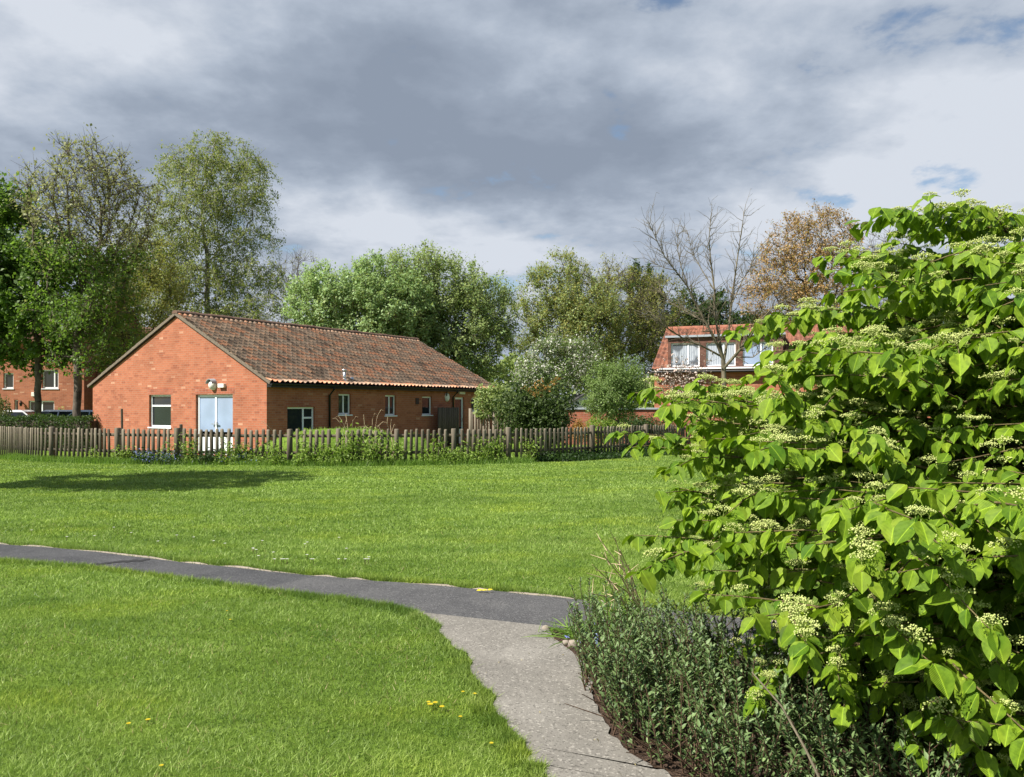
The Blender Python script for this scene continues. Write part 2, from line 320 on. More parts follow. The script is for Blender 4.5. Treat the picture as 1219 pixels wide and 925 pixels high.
L['sparse'] = leaf_mat('young_leaf', (0.17, 0.18, 0.07), (0.36, 0.38, 0.16), (0.34, 0.37, 0.11))
L['birch'] = leaf_mat('birch_leaf', (0.13, 0.155, 0.035), (0.33, 0.37, 0.11), (0.34, 0.40, 0.07))
L['olive'] = leaf_mat('olive_leaf', (0.18, 0.175, 0.04), (0.38, 0.36, 0.09), (0.40, 0.39, 0.08))
L['pale'] = leaf_mat('pale_leaf', (0.17, 0.27, 0.085), (0.44, 0.59, 0.28), (0.40, 0.58, 0.18))
L['mid'] = leaf_mat('grey_green_leaf', (0.13, 0.18, 0.05), (0.38, 0.46, 0.17), (0.35, 0.45, 0.11))
L['dark'] = leaf_mat('dark_evergreen_leaf', (0.018, 0.034, 0.010), (0.085, 0.125, 0.032), (0.08, 0.15, 0.02), rough=0.5, tw=0.25, spec=0.2)
L['red_tip'] = leaf_mat('red_young_leaf', (0.16, 0.15, 0.035), (0.46, 0.22, 0.06), (0.4, 0.2, 0.04))
L['white'] = leaf_mat('white_blossom', (0.42, 0.42, 0.34), (0.72, 0.72, 0.64), (0.5, 0.5, 0.4), tw=0.3)
L['pink'] = leaf_mat('pale_pink_petal', (0.55, 0.40, 0.34), (0.75, 0.66, 0.56), (0.6, 0.5, 0.4), tw=0.3)
L['brown'] = leaf_mat('orange_brown_leaf', (0.28, 0.17, 0.065), (0.56, 0.36, 0.14), (0.54, 0.34, 0.10))
L['feather'] = leaf_mat('fine_green_leaf', (0.09, 0.15, 0.04), (0.26, 0.36, 0.11), (0.24, 0.36, 0.07))
L['viburnum'] = leaf_mat('viburnum_leaf', (0.062, 0.145, 0.006), (0.225, 0.335, 0.020), (0.24, 0.43, 0.012), rough=0.5, tw=0.26, spec=0.3, veins=True)
L['bud'] = leaf_mat('cream_green_bud', (0.32, 0.41, 0.09), (0.64, 0.67, 0.27), (0.5, 0.56, 0.18), tw=0.25)
L['privet'] = leaf_mat('grey_green_small_leaf', (0.05, 0.095, 0.028), (0.21, 0.30, 0.115), (0.15, 0.24, 0.06), rough=0.5, tw=0.28, spec=0.3)
L['bramble'] = leaf_mat('bright_bramble_leaf', (0.10, 0.165, 0.022), (0.29, 0.40, 0.075), (0.26, 0.42, 0.04))
L['hedge'] = leaf_mat('hedge_leaf', (0.022, 0.045, 0.012), (0.075, 0.125, 0.028), (0.07, 0.13, 0.02))
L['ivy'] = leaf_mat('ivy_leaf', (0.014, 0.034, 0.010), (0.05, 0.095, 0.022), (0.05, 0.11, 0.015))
L['grass'] = leaf_mat('grass_blade', (0.070, 0.13, 0.016), (0.34, 0.46, 0.115), (0.26, 0.40, 0.06), rough=0.5, tw=0.32, spec=0.25)
L['tuft'] = leaf_mat('fresh_tuft_blade', (0.09, 0.17, 0.02), (0.22, 0.34, 0.07), (0.2, 0.36, 0.04))
L['blue'] = leaf_mat('blue_petal', (0.20, 0.24, 0.55), (0.36, 0.44, 0.80), (0.3, 0.36, 0.7))
L['yellow'] = leaf_mat('yellow_petal', (0.65, 0.50, 0.02), (0.80, 0.68, 0.05), (0.7, 0.6, 0.05))
L['daisy'] = leaf_mat('daisy_petal', (0.65, 0.65, 0.60), (0.8, 0.8, 0.76), (0.6, 0.6, 0.5))

# ------------------------------------------------------------------ numpy plant tools
def unit(a): return a / np.maximum(np.linalg.norm(a, axis=-1, keepdims=True), 1e-9)
def inst(T, faces, P, D, N, size, rng, tint=None, uv=None):
    """copies of a template: its x axis along D, z axis near N, one size per copy"""
    D = unit(D); Yv = unit(np.cross(N, D)); Nz = np.cross(D, Yv)
    B = np.stack([D, Yv, Nz], axis=1)                                    # rows
    V = np.einsum('vk,nkj->nvj', T, B) * np.asarray(size)[:, None, None] + P[:, None, :]
    n, m = len(P), len(T); off = (np.arange(n) * m)[:, None, None]
    Fs = [(np.asarray(f)[None] + off).reshape(-1, np.asarray(f).shape[1]) for f in faces]
    t = np.repeat(rng.random(n) if tint is None else tint, m)
    return V.reshape(-1, 3), Fs, t, (np.tile(uv, (n, 1)) if uv is not None else None)
QUAD = np.array([(0, 0, 0), (0.5, -0.32, 0.05), (1, 0, -0.06), (0.5, 0.32, 0.05)]); QF = [np.array([(0, 1, 2, 3)])]
LEAF5 = np.array([(0, 0, 0), (0.35, -0.22, 0.06), (0.35, 0.22, 0.06), (0.7, -0.15, 0.03), (0.7, 0.15, 0.03), (1, 0, -0.10), (0.35, 0, 0), (0.7, 0, -0.03)])
LF5 = [np.array([(0, 1, 6), (0, 6, 2), (3, 5, 7), (7, 5, 4)]), np.array([(1, 3, 7, 6), (6, 7, 4, 2)])]
def tubes(P0, P1, r0, r1, n):
    d = unit(P1 - P0); h = np.where(np.abs(d[:, 2:3]) < 0.9, np.array([[0, 0, 1.0]]), np.array([[1.0, 0, 0]]))
    a = unit(np.cross(d, h)); b = np.cross(d, a); ang = np.arange(n) * 2 * np.pi / n
    ring = a[:, None, :] * np.cos(ang)[None, :, None] + b[:, None, :] * np.sin(ang)[None, :, None]
    V = np.concatenate([P0[:, None] + ring * r0[:, None, None], P1[:, None] + ring * r1[:, None, None]], axis=1).reshape(-1, 3)
    k = np.arange(n); q = np.stack([k, (k + 1) % n, (k + 1) % n + n, k + n], axis=1)
    return V, (q[None] + (np.arange(len(P0)) * 2 * n)[:, None, None]).reshape(-1, 4)
def joined(parts):
    Vs, Fs, o = [], {}, 0
    for V, F4 in parts:
        Vs.append(V); Fs.setdefault(F4.shape[1], []).append(F4 + o); o += len(V)
    return np.concatenate(Vs), [np.concatenate(f) for f in Fs.values()]
def colonize(rng, att, base, start, step, kill, infl, up=0.1, iters=150):
    n0 = max(2, int(np.linalg.norm(start - base) / step) + 1)
    tt = np.linspace(0, 1, n0)[:, None]
    nodes = base + (start - base) * tt + np.concatenate([np.zeros((1, 3)), rng.normal(0, 0.06 * step, (n0 - 1, 3))])
    par = list(range(-1, n0 - 1)); kids = np.zeros(20000, int)
    d = np.linalg.norm(att[:, None] - nodes[None], axis=2); near = d.argmin(1); dist = d.min(1)
    alive = np.ones(len(att), bool)
    for it in range(iters):
        act = alive & (dist < infl)
        if not act.any():
            if not alive.any(): break
            i = near[alive][dist[alive].argmin()]; new = nodes[i] + step * unit(att[alive][dist[alive].argmin()] - nodes[i]); idx = np.array([i]); new = new[None]
        else:
            s = np.zeros_like(nodes); np.add.at(s, near[act], unit(att[act] - nodes[near[act]]))
            idx = np.unique(near[act]); idx = idx[kids[idx] < 4]
            if len(idx) == 0: break
            g = unit(s[idx]) + rng.normal(0, 0.22, (len(idx), 3)); g[:, 2] += up
            new = nodes[idx] + step * unit(g)
        b = len(nodes); kids[idx] += 1
        nodes = np.concatenate([nodes, new]); par += list(idx)
        if len(nodes) > 6000: break
        ai = np.where(alive)[0]; dd = np.linalg.norm(att[ai][:, None] - new[None], axis=2); m = dd.min(1); am = dd.argmin(1)
        up_ = m < dist[ai]; dist[ai[up_]] = m[up_]; near[ai[up_]] = b + am[up_]
        alive[ai[dist[ai] < kill]] = False
    return nodes, np.array(par)
def envelope(rng, ells, z, n, clump=0.55):
    """points inside a union of ellipsoids, given by pixel centre and radii at distance z, thinned into clumps"""
    vols = np.array([e[2] ** 2 * e[3] for e in ells], float); out = []
    for e, k in zip(ells, rng.multinomial(n * 3, vols / vols.sum())):
        c = at(e[0], e[1], z + (e[4] if len(e) > 4 else 0)); rx = e[2] / F * z; ry = e[3] / F * z
        p = unit(rng.normal(size=(k, 3))) * (rng.random((k, 1)) ** (1 / 2.4)); out.append(c + p * np.array([rx, min(rx, 3.2) * 0.9, ry]))
    p = np.concatenate(out); sc = 2.2
    w = np.sin(p[:, 0] * sc + 1.3 * np.sin(p[:, 2] * 1.7)) + np.sin(p[:, 1] * sc * 1.1 + 2) + np.sin(p[:, 2] * sc * 1.2 + 1.1 * np.sin(p[:, 0] * 1.3))
    keep = rng.random(len(p)) < np.clip(0.45 + clump * w / 1.3, 0.02, 1); p = p[keep]
    return p[:n] if len(p) > n else p
def tree(name, label, cat, px, z, ells, leaf, bark, seed, n_att=500, n_leaf=16000, size=0.11, step=0.42, tip=0.010, twigs=3, tw_len=0.55,
         start=0.35, up=0.12, droop=0.0, spread=0.10, clump=0.55, group=None, shape=QUAD, faces=QF, extra=None, base_z=0.0, trunk_pow=2.15, lean=0.0, upright=0.0, size_jit=0.35, flat=0.3):
    rng = np.random.default_rng(seed); base = np.array(((px - CX) / F * z, z, base_z))
    att = envelope(rng, ells, z, n_att, clump); lo, hi = att[:, 2].min(), att[:, 2].max()
    att = att[att[:, 2] > base_z + 0.2]
    st = np.array([base[0] + lean, z, base_z + (max(lo, base_z + 0.3) - base_z) + (hi - max(lo, base_z + 0.3)) * start * 0.5])
    nodes, par = colonize(rng, att, base, st, step, step * 1.05, step * 6, up)
    n = len(nodes); kids = np.bincount(par[1:], minlength=n)
    r = np.where(kids == 0, tip ** trunk_pow, 0.0)
    for i in range(n - 1, 0, -1): r[par[i]] += r[i]
    r = r ** (1 / trunk_pow); r[0] *= 1.25
    root = empty(name, tuple(base), 0, label, cat, group)
    loc = nodes - base; c = np.arange(1, n); parts = []
    thick = r[c] > 0.035
    for msk, k in ((thick, 7), (~thick, 4)):
        ci = c[msk]
        if len(ci): parts.append(tubes(loc[par[ci]], loc[ci], r[par[ci]] * 0.55 + r[ci] * 0.45, r[ci], k))
    # twigs from the thin wood
    tips = np.where(r < tip * 3.2)[0]; tips = tips[tips > 0]
    ti = np.repeat(tips, twigs); d = unit(loc[ti] - loc[par[ti]]) + rng.normal(0, 0.75, (len(ti), 3)); d[:, 2] += upright - droop
    tl = tw_len * (0.4 + 0.9 * rng.random(len(ti))); e = loc[ti] + unit(d) * tl[:, None]; e[:, 2] -= droop * tl * 0.8
    parts.append(tubes(loc[ti], e, np.full(len(ti), tip * 0.75), np.full(len(ti), tip * 0.3), 3))
    if extra is not None: parts += extra(rng, base)
    V, Fs = joined(parts); link('trunk', np_mesh('trunk', V, Fs, smooth=True), M[bark], root)
    # leaves along the twigs
    lays = leaf if isinstance(leaf, list) else [(leaf, 1.0)]
    for lname, share, *band in lays:
        band = band[0] if band else None
        k = int(n_leaf * share)
        if k < 1: continue
        zr = (e[:, 2] - e[:, 2].min()) / np.ptp(e[:, 2]); pool = np.arange(len(ti))
        if band: pool = np.where((zr + rng.normal(0, 0.13, len(zr)) >= band[0]) & (zr <= band[1]))[0]
        j = pool[rng.integers(0, len(pool), k)]; f = rng.random(k)[:, None] ** 0.7
        P = loc[ti[j]] * (1 - f) + e[j] * f + rng.normal(0, spread, (k, 3))
        D = rng.normal(size=(k, 3)); D[:, 2] -= 0.2 + droop * 1.2; N = rng.normal(size=(k, 3)) * 0.55; N[:, 2] += 0.9; N += unit(P - loc.mean(0)) * 0.9
        tint = np.clip(rng.normal(0.45, 0.24, k), 0, 1)
        V, Fs, t, _ = inst(shape, faces, P, D, N, size * (1 + size_jit * rng.normal(size=k)).clip(0.4, 1.9), rng, tint)
        link('blossom' if lname in ('white', 'pink') else 'red_leaves' if lname == 'red_tip' else 'crown', np_mesh('crown', V, Fs, t), L[lname], root)
    return root
def leaf_cloud(rng, P, leaf, size, parent, name='foliage', N0=None, faces=LF5, shape=LEAF5, down=0.3):
    k = len(P); D = rng.normal(size=(k, 3)); D[:, 2] -= down; N = rng.normal(size=(k, 3)) * 0.7
    N = N + (N0 if N0 is not None else np.array([0, 0, 0.8]))
    V, Fs, t, _ = inst(shape, faces, P, D, N, size * rng.uniform(0.6, 1.3, k), rng, np.clip(rng.normal(0.45, 0.25, k), 0, 1))
    return link(name, np_mesh(name, V, Fs, t), L[leaf], parent)
def inpoly(P, poly):
    x, y = P[:, 0], P[:, 1]; c = np.zeros(len(P), bool); j = len(poly) - 1
    for i in range(len(poly)):
        xi, yi = poly[i][:2]; xj, yj = poly[j][:2]
        with np.errstate(divide='ignore', invalid='ignore'):
            c ^= ((yi > y) != (yj > y)) & (x < (xj - xi) * (y - yi) / (yj - yi + 1e-12) + xi)
        j = i
    return c

# ================================================================== SETTING
# ------------------------------------------------------------------ ground
def mound(x, y):
    """the grassy bank in the garden behind the fence"""
    a, b = x + 5.35, y - 24.0
    ca, sa = math.cos(R(20)), math.sin(R(20)); u, v = a * ca + b * sa, -a * sa + b * ca
    h = 0.97 * np.exp(-(np.abs(u) / 2.5) ** 3.4) * np.exp(-(np.abs(v) / 1.05) ** 2.4)
    u2, v2 = x + 3.4, y - 26.4
    return h + 0.72 * np.exp(-(u2 / 0.75) ** 2 - (v2 / 0.6) ** 2)
def ground_z(x, y):
    return mound(x, y) + 0.018 * np.sin(x * 0.7 + 1) * np.sin(y * 0.6) * np.clip((y - 9) / 3, 0, 1) * np.clip((23 - y) / 3, 0, 1)
def ground_mat():
    m, t, p = new_mat('lawn_turf')
    tcn = nd(t, 'ShaderNodeTexCoord')
    def nz(s, d, r_=0.6, sc=(1, 1, 1)):
        mp = nd(t, 'ShaderNodeMapping'); mp.inputs[3].default_value = sc; lk(t, tcn.outputs['Object'], mp.inputs[0])
        n = nd(t, 'ShaderNodeTexNoise'); n.inputs['Scale'].default_value = s; n.inputs['Detail'].default_value = d; n.inputs['Roughness'].default_value = r_; lk(t, mp.outputs[0], n.inputs['Vector']); return n.outputs[0]
    fine, patch, streak = nz(45, 6, 0.75, (1, 0.6, 1)), nz(0.55, 5), nz(1.3, 5, 0.6, (0.22, 1.3, 1))
    f = math_n(t, 'ADD', math_n(t, 'MULTIPLY', fine, 0.6), math_n(t, 'ADD', math_n(t, 'MULTIPLY', patch, 0.25), math_n(t, 'MULTIPLY', streak, 0.25)))
    col = ramp(t, f, [(0.36, (0.030, 0.058, 0.007)), (0.52, (0.095, 0.16, 0.018)), (0.66, (0.17, 0.26, 0.04)), (0.8, (0.24, 0.31, 0.07))])
    lk(t, col, p.inputs['Base Color']); p.inputs['Roughness'].default_value = 0.9; p.inputs['Specular IOR Level'].default_value = 0.1
    bp = nd(t, 'ShaderNodeBump'); bp.inputs['Strength'].default_value = 0.9; bp.inputs['Distance'].default_value = 0.03
    lk(t, fine, bp.inputs['Height']); lk(t, bp.outputs[0], p.inputs['Normal']); return m
xs = np.concatenate([[-900, -300, -120, -60, -35], np.arange(-20, 14.01, 0.3), [25, 45, 90, 250, 900]])
ys = np.concatenate([[-80, -25, -8], np.arange(0, 32.01, 0.3), [38, 50, 75, 150, 400, 1200]])
gx, gy = np.meshgrid(xs, ys); gz = ground_z(gx, gy)
V = np.stack([gx, gy, gz], -1).reshape(-1, 3); nx, ny = len(xs), len(ys)
i, j = np.meshgrid(np.arange(nx - 1), np.arange(ny - 1)); q = (j * nx + i).ravel()
ground = link('ground', np_mesh('ground', V, [np.stack([q, q + 1, q + nx + 1, q + nx], 1)], smooth=True), ground_mat()); ground['kind'] = 'structure'

def smooth_line(pts, n=8):
    P = [np.array(p, float) for p in pts]; out = []
    for k in range(len(P) - 1):
        p0, p1, p2, p3 = P[max(k - 1, 0)], P[k], P[k + 1], P[min(k + 2, len(P) - 1)]
        for u in np.linspace(0, 1, n, endpoint=False):
            out.append(0.5 * ((2 * p1) + (-p0 + p2) * u + (2 * p0 - 5 * p1 + 4 * p2 - p3) * u * u + (-p0 + 3 * p1 - 3 * p2 + p3) * u ** 3))
    out.append(P[-1]); return np.array(out)
rg = np.random.default_rng(5)
def ragged(L_, amp):
    n = len(L_); w = np.convolve(rg.normal(0, 1, n + 6), np.ones(3) / 3, 'same')[3:-3] * amp
    o = L_.copy(); t = unit(np.gradient(L_, axis=0)); o[:, 0] += -t[:, 1] * w; o[:, 1] += t[:, 0] * w; return o
up_px = [(-140, 632), (-60, 641), (0, 648), (100, 656), (200, 668), (290, 678), (370, 686), (440, 692), (520, 698), (600, 706), (680, 714), (740, 721), (850, 734), (1000, 752), (1200, 775)]
lo_px = [(-140, 653), (-60, 661), (0, 667), (70, 672), (150, 680), (250, 693), (330, 704), (400, 713), (450, 720), (490, 729), (520, 737), (580, 743), (650, 749), (720, 757), (850, 776), (1000, 800), (1200, 832)]
def onward(L_, d=9.0):
    a, b = np.array(L_[0]), np.array(L_[1]); t = unit(a - b); return [tuple(a + t * d), tuple(a + t * d * 0.5)] + list(L_)
UP = ragged(smooth_line(onward([gp(*p) for p in up_px])), 0.015); LO = ragged(smooth_line(onward([gp(*p) for p in lo_px])), 0.02)
LL = ragged(smooth_line([gp(*p) for p in [(496, 730), (508, 737), (522, 748), (547, 775), (566, 805), (582, 830), (601, 855), (622, 885), (641, 912), (658, 940), (700, 1040), (760, 1250)]], 10), 0.03)
LR = ragged(smooth_line([gp(*p) for p in [(655, 748), (652, 752), (664, 765), (688, 785), (702, 810), (709, 840), (719, 865), (738, 889), (772, 914), (800, 930), (900, 1000), (1250, 1250)]], 10), 0.02)
def sheet(name, A, B, z, mat, n=None):
    """strip between two lines, each resampled to the same count"""
    def rs(Lp, n):
        d = np.concatenate([[0], np.cumsum(np.linalg.norm(np.diff(Lp, axis=0), axis=1))]); s = np.linspace(0, d[-1], n)
        return np.stack([np.interp(s, d, Lp[:, k]) for k in range(3)], 1)
    n = n or max(len(A), len(B)); A, B = rs(A, n), rs(B, n); A = A.copy(); B = B.copy(); A[:, 2] = B[:, 2] = z
    k = np.arange(n - 1); o = link(name, np_mesh(name, np.concatenate([A, B]), [np.stack([k + 1, k, k + n, k + n + 1], 1)]), mat); o['kind'] = 'structure'
    ob = o.data; return o
def asphalt(name, c_dark, c_mid, c_lite, stain, grit=0.8, stain_pos=None):
    m, t, p = new_mat(name); tcn = nd(t, 'ShaderNodeTexCoord')
    def nz(s, d, r_=0.6):
        n = nd(t, 'ShaderNodeTexNoise'); n.inputs['Scale'].default_value = s; n.inputs['Detail'].default_value = d; n.inputs['Roughness'].default_value = r_; lk(t, tcn.outputs['Object'], n.inputs['Vector']); return n.outputs[0]
    v = nd(t, 'ShaderNodeTexVoronoi'); v.inputs['Scale'].default_value = 95; lk(t, tcn.outputs['Object'], v.inputs['Vector'])
    fine, med = nz(140, 4, 0.7), nz(2.4, 8, 0.65)
    col = ramp(t, math_n(t, 'ADD', math_n(t, 'MULTIPLY', fine, 0.55), math_n(t, 'MULTIPLY', med, 0.5)), [(0.36, c_dark), (0.52, c_mid), (0.68, c_lite)])
    col = mixc(t, math_n(t, 'MULTIPLY', ramp(t, nz(0.9, 7, 0.6), [(0.5, 0.0), (0.66, 1.0)]), 0.6), col, stain)
    sp = nd(t, 'ShaderNodeSeparateColor'); lk(t, v.outputs['Color'], sp.inputs[0])
    col = mixc(t, math_n(t, 'MULTIPLY', ramp(t, sp.outputs[0], [(0.86, 0.0), (0.93, 1.0)]), 0.45), col, tuple(min(1, x * 1.9) for x in c_lite))
    col = mixc(t, math_n(t, 'MULTIPLY', ramp(t, sp.outputs[1], [(0.86, 0.0), (0.93, 1.0)]), 0.5), col, tuple(x * 0.4 for x in c_dark))
    col = mixc(t, math_n(t, 'MULTIPLY', ramp(t, nz(1.7, 9, 0.7), [(0.30, 1.0), (0.44, 0.0)]), 0.5), col, c_dark)
    lk(t, col, p.inputs['Base Color']); p.inputs['Roughness'].default_value = 0.9; p.inputs['Specular IOR Level'].default_value = 0.25
    bp = nd(t, 'ShaderNodeBump'); bp.inputs['Strength'].default_value = grit; bp.inputs['Distance'].default_value = 0.004
    lk(t, math_n(t, 'ADD', fine, v.outputs['Distance']), bp.inputs['Height']); lk(t, bp.outputs[0], p.inputs['Normal']); return m
M['asphalt'] = asphalt('dark_asphalt', (0.030, 0.031, 0.034), (0.050, 0.051, 0.054), (0.080, 0.080, 0.082), (0.072, 0.073, 0.076))
M['asphalt_new'] = asphalt('grey_asphalt', (0.045, 0.045, 0.047), (0.068, 0.068, 0.070), (0.100, 0.099, 0.098), (0.085, 0.085, 0.086))
M['tarmac_old'] = asphalt('worn_tarmac', (0.116, 0.109, 0.096), (0.160, 0.150, 0.132), (0.20, 0.188, 0.167), (0.25, 0.237, 0.212), 0.4)
M['soil'] = asphalt('bark_soil', (0.022, 0.013, 0.009), (0.050, 0.030, 0.020), (0.10, 0.065, 0.043), (0.06, 0.036, 0.024), 2.0)
sheet('footpath', UP, LO, 0.008, M['asphalt'])
def seg(Lp, x0, x1): return Lp[(Lp[:, 0] > x0) & (Lp[:, 0] < x1)]
xj = gp(352, 694)[0]
A = seg(UP, xj + 0.12, 9); B = seg(LO, xj - 0.3, 9); sheet('footpath_patch', A, B, 0.012, M['asphalt_new'])
sheet('garden_path', LL, LR, 0.016, M['tarmac_old'], 120)
# a thin dark crack across the old asphalt
ca, cb_ = np.array(gp(98, 674)), np.array(gp(178, 667)); t_ = np.linspace(0, 1, 24)[:, None]
crk = ca + (cb_ - ca) * t_ + np.concatenate([np.zeros((24, 1)), rg.normal(0, 0.02, (24, 1)), np.zeros((24, 1))], 1)
w_ = 0.035 + 0.02 * rg.random((24, 1)); nrm = np.array([[-0.35, 1.0, 0]]) * w_
M['crack'] = plain('dark_crack', (0.015, 0.015, 0.016), 0.9)
sheet('path_crack', crk + nrm, crk - nrm, 0.012, M['crack'], 24)
# concrete edging along the far side of the footpath
M['edging'] = plain('worn_concrete', (0.27, 0.23, 0.185), 0.9, noise=0.35, scale=6)
e0 = UP.copy(); nr = unit(np.stack([-np.gradient(UP[:, 1]), np.gradient(UP[:, 0]), np.zeros(len(UP))], 1)); k = len(UP); ed = []
for off, z in ((0.010, 0.0), (0.010, 0.016), (0.040, 0.016), (0.040, 0.0)):
    p = UP + nr * off; p[:, 2] = z - 0.006 + 0.011 * np.sin(np.arange(k) * 0.9 + np.sin(np.arange(k) * 0.37) * 2) * (z > 0); ed.append(p)
idx = np.arange(k - 1); fs = [np.stack([idx + a * k, idx + 1 + a * k, idx + 1 + (a + 1) * k, idx + (a + 1) * k], 1) for a in range(3)]
ed_o = link('path_edging', np_mesh('path_edging', np.concatenate(ed), [np.concatenate(fs)]), M['edging']); ed_o['kind'] = 'structure'
# planting bed of bare soil
iLR = LR[8:]; bed_poly = np.concatenate([iLR, np.array([(4.8, 1.2, 0), (5.2, 4.5, 0)]), seg(LO, 0.32, 3.8)[::-1]])
bm_v = bed_poly.copy(); bm_v[:, 2] = 0.004
bed = link('planting_bed', np_mesh('planting_bed', bm_v, [np.arange(len(bm_v))[None]]), M['soil']); bed['kind'] = 'structure'
PATH1 = np.concatenate([UP, LO[::-1]]); PATH2 = np.concatenate([LL, LR[::-1]])

# ------------------------------------------------------------------ fence line
F_px = [(-60, 538), (0, 543), (20, 545), (50, 548), (110, 550), (150, 551), (210, 552), (283, 553), (345, 553.4), (403, 553.6), (472, 553), (540, 552), (605, 550.6), (660, 548.5), (705, 545.5), (769, 540.5), (800, 538), (870, 533), (950, 528)]
FL = smooth_line([gp(*p) for p in F_px], 12)
FLd = np.concatenate([[0], np.cumsum(np.linalg.norm(np.diff(FL, axis=0), axis=1))])
def fl(s):
    p = np.array([np.interp(s, FLd, FL[:, k]) for k in range(3)]); q = np.array([np.interp(s + 0.05, FLd, FL[:, k]) for k in range(3)])
    t = (q - p)[:2]; t = t / (np.linalg.norm(t) + 1e-9); return p, t
def fs_at(px): return np.interp(px, [(p[0] / p[1] * F + CX) for p in FL], FLd)

# ------------------------------------------------------------------ wall and window tools
def wall(mb, fr, u0, u1, z0, z1, holes, depth=0.11):
    us = sorted({u0, u1, *[h[0] for h in holes], *[h[1] for h in holes]}); zs = sorted({z0, z1, *[h[2] for h in holes], *[h[3] for h in holes]})
    O, U, N = fr; P = lambda u, z, d: (O[0] + U[0] * u + N[0] * d, O[1] + U[1] * u + N[1] * d, O[2] + z)
    for a, b in zip(us, us[1:]):
        for c, d in zip(zs, zs[1:]):
            if any(h[0] <= (a + b) / 2 <= h[1] and h[2] <= (c + d) / 2 <= h[3] for h in holes): continue
            mb.quad(P(a, c, 0), P(b, c, 0), P(b, d, 0), P(a, d, 0))
    for a, b, c, d in [h[:4] for h in holes]:
        for (p, q) in (((a, c), (a, d)), ((a, d), (b, d)), ((b, d), (b, c)), ((b, c), (a, c))):
            mb.quad(P(p[0], p[1], 0), P(q[0], q[1], 0), P(q[0], q[1], -depth), P(p[0], p[1], -depth))
def window(fr, h, parent, panes, fw=0.06, d=-0.08, glass='glass', sill=True, name='window'):
    """panes: list of (u0,u1,z0,z1,glass) fractions of the opening"""
    a, b, c, e = h[:4]; w, H = b - a, e - c; m = MB()
    us = sorted({0, 1, *[p[0] for p in panes], *[p[1] for p in panes]})
    m.obox(fr, a, b, c, c + fw, d - 0.05, d); m.obox(fr, a, b, e - fw, e, d - 0.05, d)
    m.obox(fr, a, a + fw, c + fw, e - fw, d - 0.05, d); m.obox(fr, b - fw, b, c + fw, e - fw, d - 0.05, d)
    for p in panes:
        pa, pb, pc, pe = a + p[0] * w, a + p[1] * w, c + p[2] * H, c + p[3] * H
        if p[1] < 1: m.obox(fr, pb - fw / 2, pb + fw / 2, max(pc, c + fw), min(pe, e - fw), d - 0.05, d + 0.002)
        if p[3] < 1: m.obox(fr, max(pa, a + fw), min(pb, b - fw) - (fw / 2 if p[1] < 1 else 0), pe - fw / 2, pe + fw / 2, d - 0.05, d + 0.001)
    fo = m.build(name, M['upvc'], parent, bevel=0.006)
    for p in panes:
        g = MB(); pa, pb, pc, pe = a + p[0] * w, a + p[1] * w, c + p[2] * H, c + p[3] * H
        ins = fw * 0.5; g.obox(fr, pa + ins, pb - ins, pc + ins, pe - ins, d - 0.04, d - 0.022); g.build('pane', M[p[4] if len(p) > 4 else glass], fo)
    if sill:
        s_ = MB(); s_.obox(fr, a - 0.04, b + 0.04, c - 0.045, c - 0.002, -0.10, 0.035); s_.build('sill', M['upvc'], fo, bevel=0.004)
    return fo
def pantiles(name, P00, U, Vv, lu, lv, N, mat, parent, tw=0.21, cl=0.27, amp=0.040, lift=0.045, seed=0, segs=6):
    """a sheet of S-shaped tiles: lu along the eaves (U), lv up the slope (Vv)"""
    rng = np.random.default_rng(seed); nt_ = max(1, round(lu / tw)); nc = max(1, round(lv / cl)); tw = lu / nt_; cl = lv / nc
    nu = nt_ * segs + 1; u = np.arange(nu) / segs; rows = []
    jit = rng.normal(0, 0.006, (nc, nt_ + 1))
    wave = np.maximum(np.sin(u * 2 * np.pi), -0.55) * amp
    uvs = []; cols = np.minimum(np.floor(u).astype(int), nt_)
    for c in range(nc):
        for k, hgt in ((0.0, lift), (1.0, 0.004)):
            v = (c + k) * cl; rows.append((u * tw, np.full(nu, v), wave + hgt + jit[c][cols])); uvs.append(np.stack([u + 0.001, np.full(nu, c + (0.02 if k == 0 else 0.98))], 1))
    A = np.array([np.stack(r_, 1) for r_ in rows]); U, Vv, N = (np.array(x, float) for x in (U, Vv, N))
    V = np.array(P00) + A[..., 0:1] * U + A[..., 1:2] * Vv + A[..., 2:3] * N; V = V.reshape(-1, 3); uv = np.concatenate(uvs)
    i, j = np.meshgrid(np.arange(nu - 1), np.arange(len(rows) - 1)); q = (j * nu + i).ravel()
    return link(name, np_mesh(name, V, [np.stack([q, q + 1, q + nu + 1, q + nu], 1)], uv=uv), M[mat], parent)

# ------------------------------------------------------------------ the long brick house
TH = R(32); hc, hs = math.cos(TH), math.sin(TH); Z0 = 24.0
HO = np.array((-0.3174 * Z0, Z0, 0.0)); RZ = math.atan2(hc, hs)
LEN, WID = 12.85, 0.4014 * Z0; YR = 0.188 * Z0; EAVE, RIDGE = 2.47, 4.78
def ray(px, py, P, N):
    d = np.array(((px - CX) / F, 1, (HZ - py) / F)); o = np.array((0, 0, EYE)); k = np.dot(P - o, N) / np.dot(d, N); return o + d * k
dx, dy = np.array((hs, hc, 0)), np.array((-hc, hs, 0))
def on_gable(px, py): p = ray(px, py, HO, dx) - HO; return float(p @ dy), float(p[2])
def on_side(px, py): p = ray(px, py, HO, dy) - HO; return float(p @ dx), float(p[2])
def rect_g(x0, x1, y0, y1):
    a, t = on_gable(x1, y0); b, _ = on_gable(x0, y0); _, bt = on_gable((x0 + x1) / 2, y1); _, t = on_gable((x0 + x1) / 2, y0); return (a, b, bt, t)
def rect_s(x0, x1, y0, y1):
    a, _ = on_side(x0, y0); b, _ = on_side(x1, y0); xm = (x0 + x1) / 2; return (a, b, on_side(xm, y1)[1], on_side(xm, y0)[1])
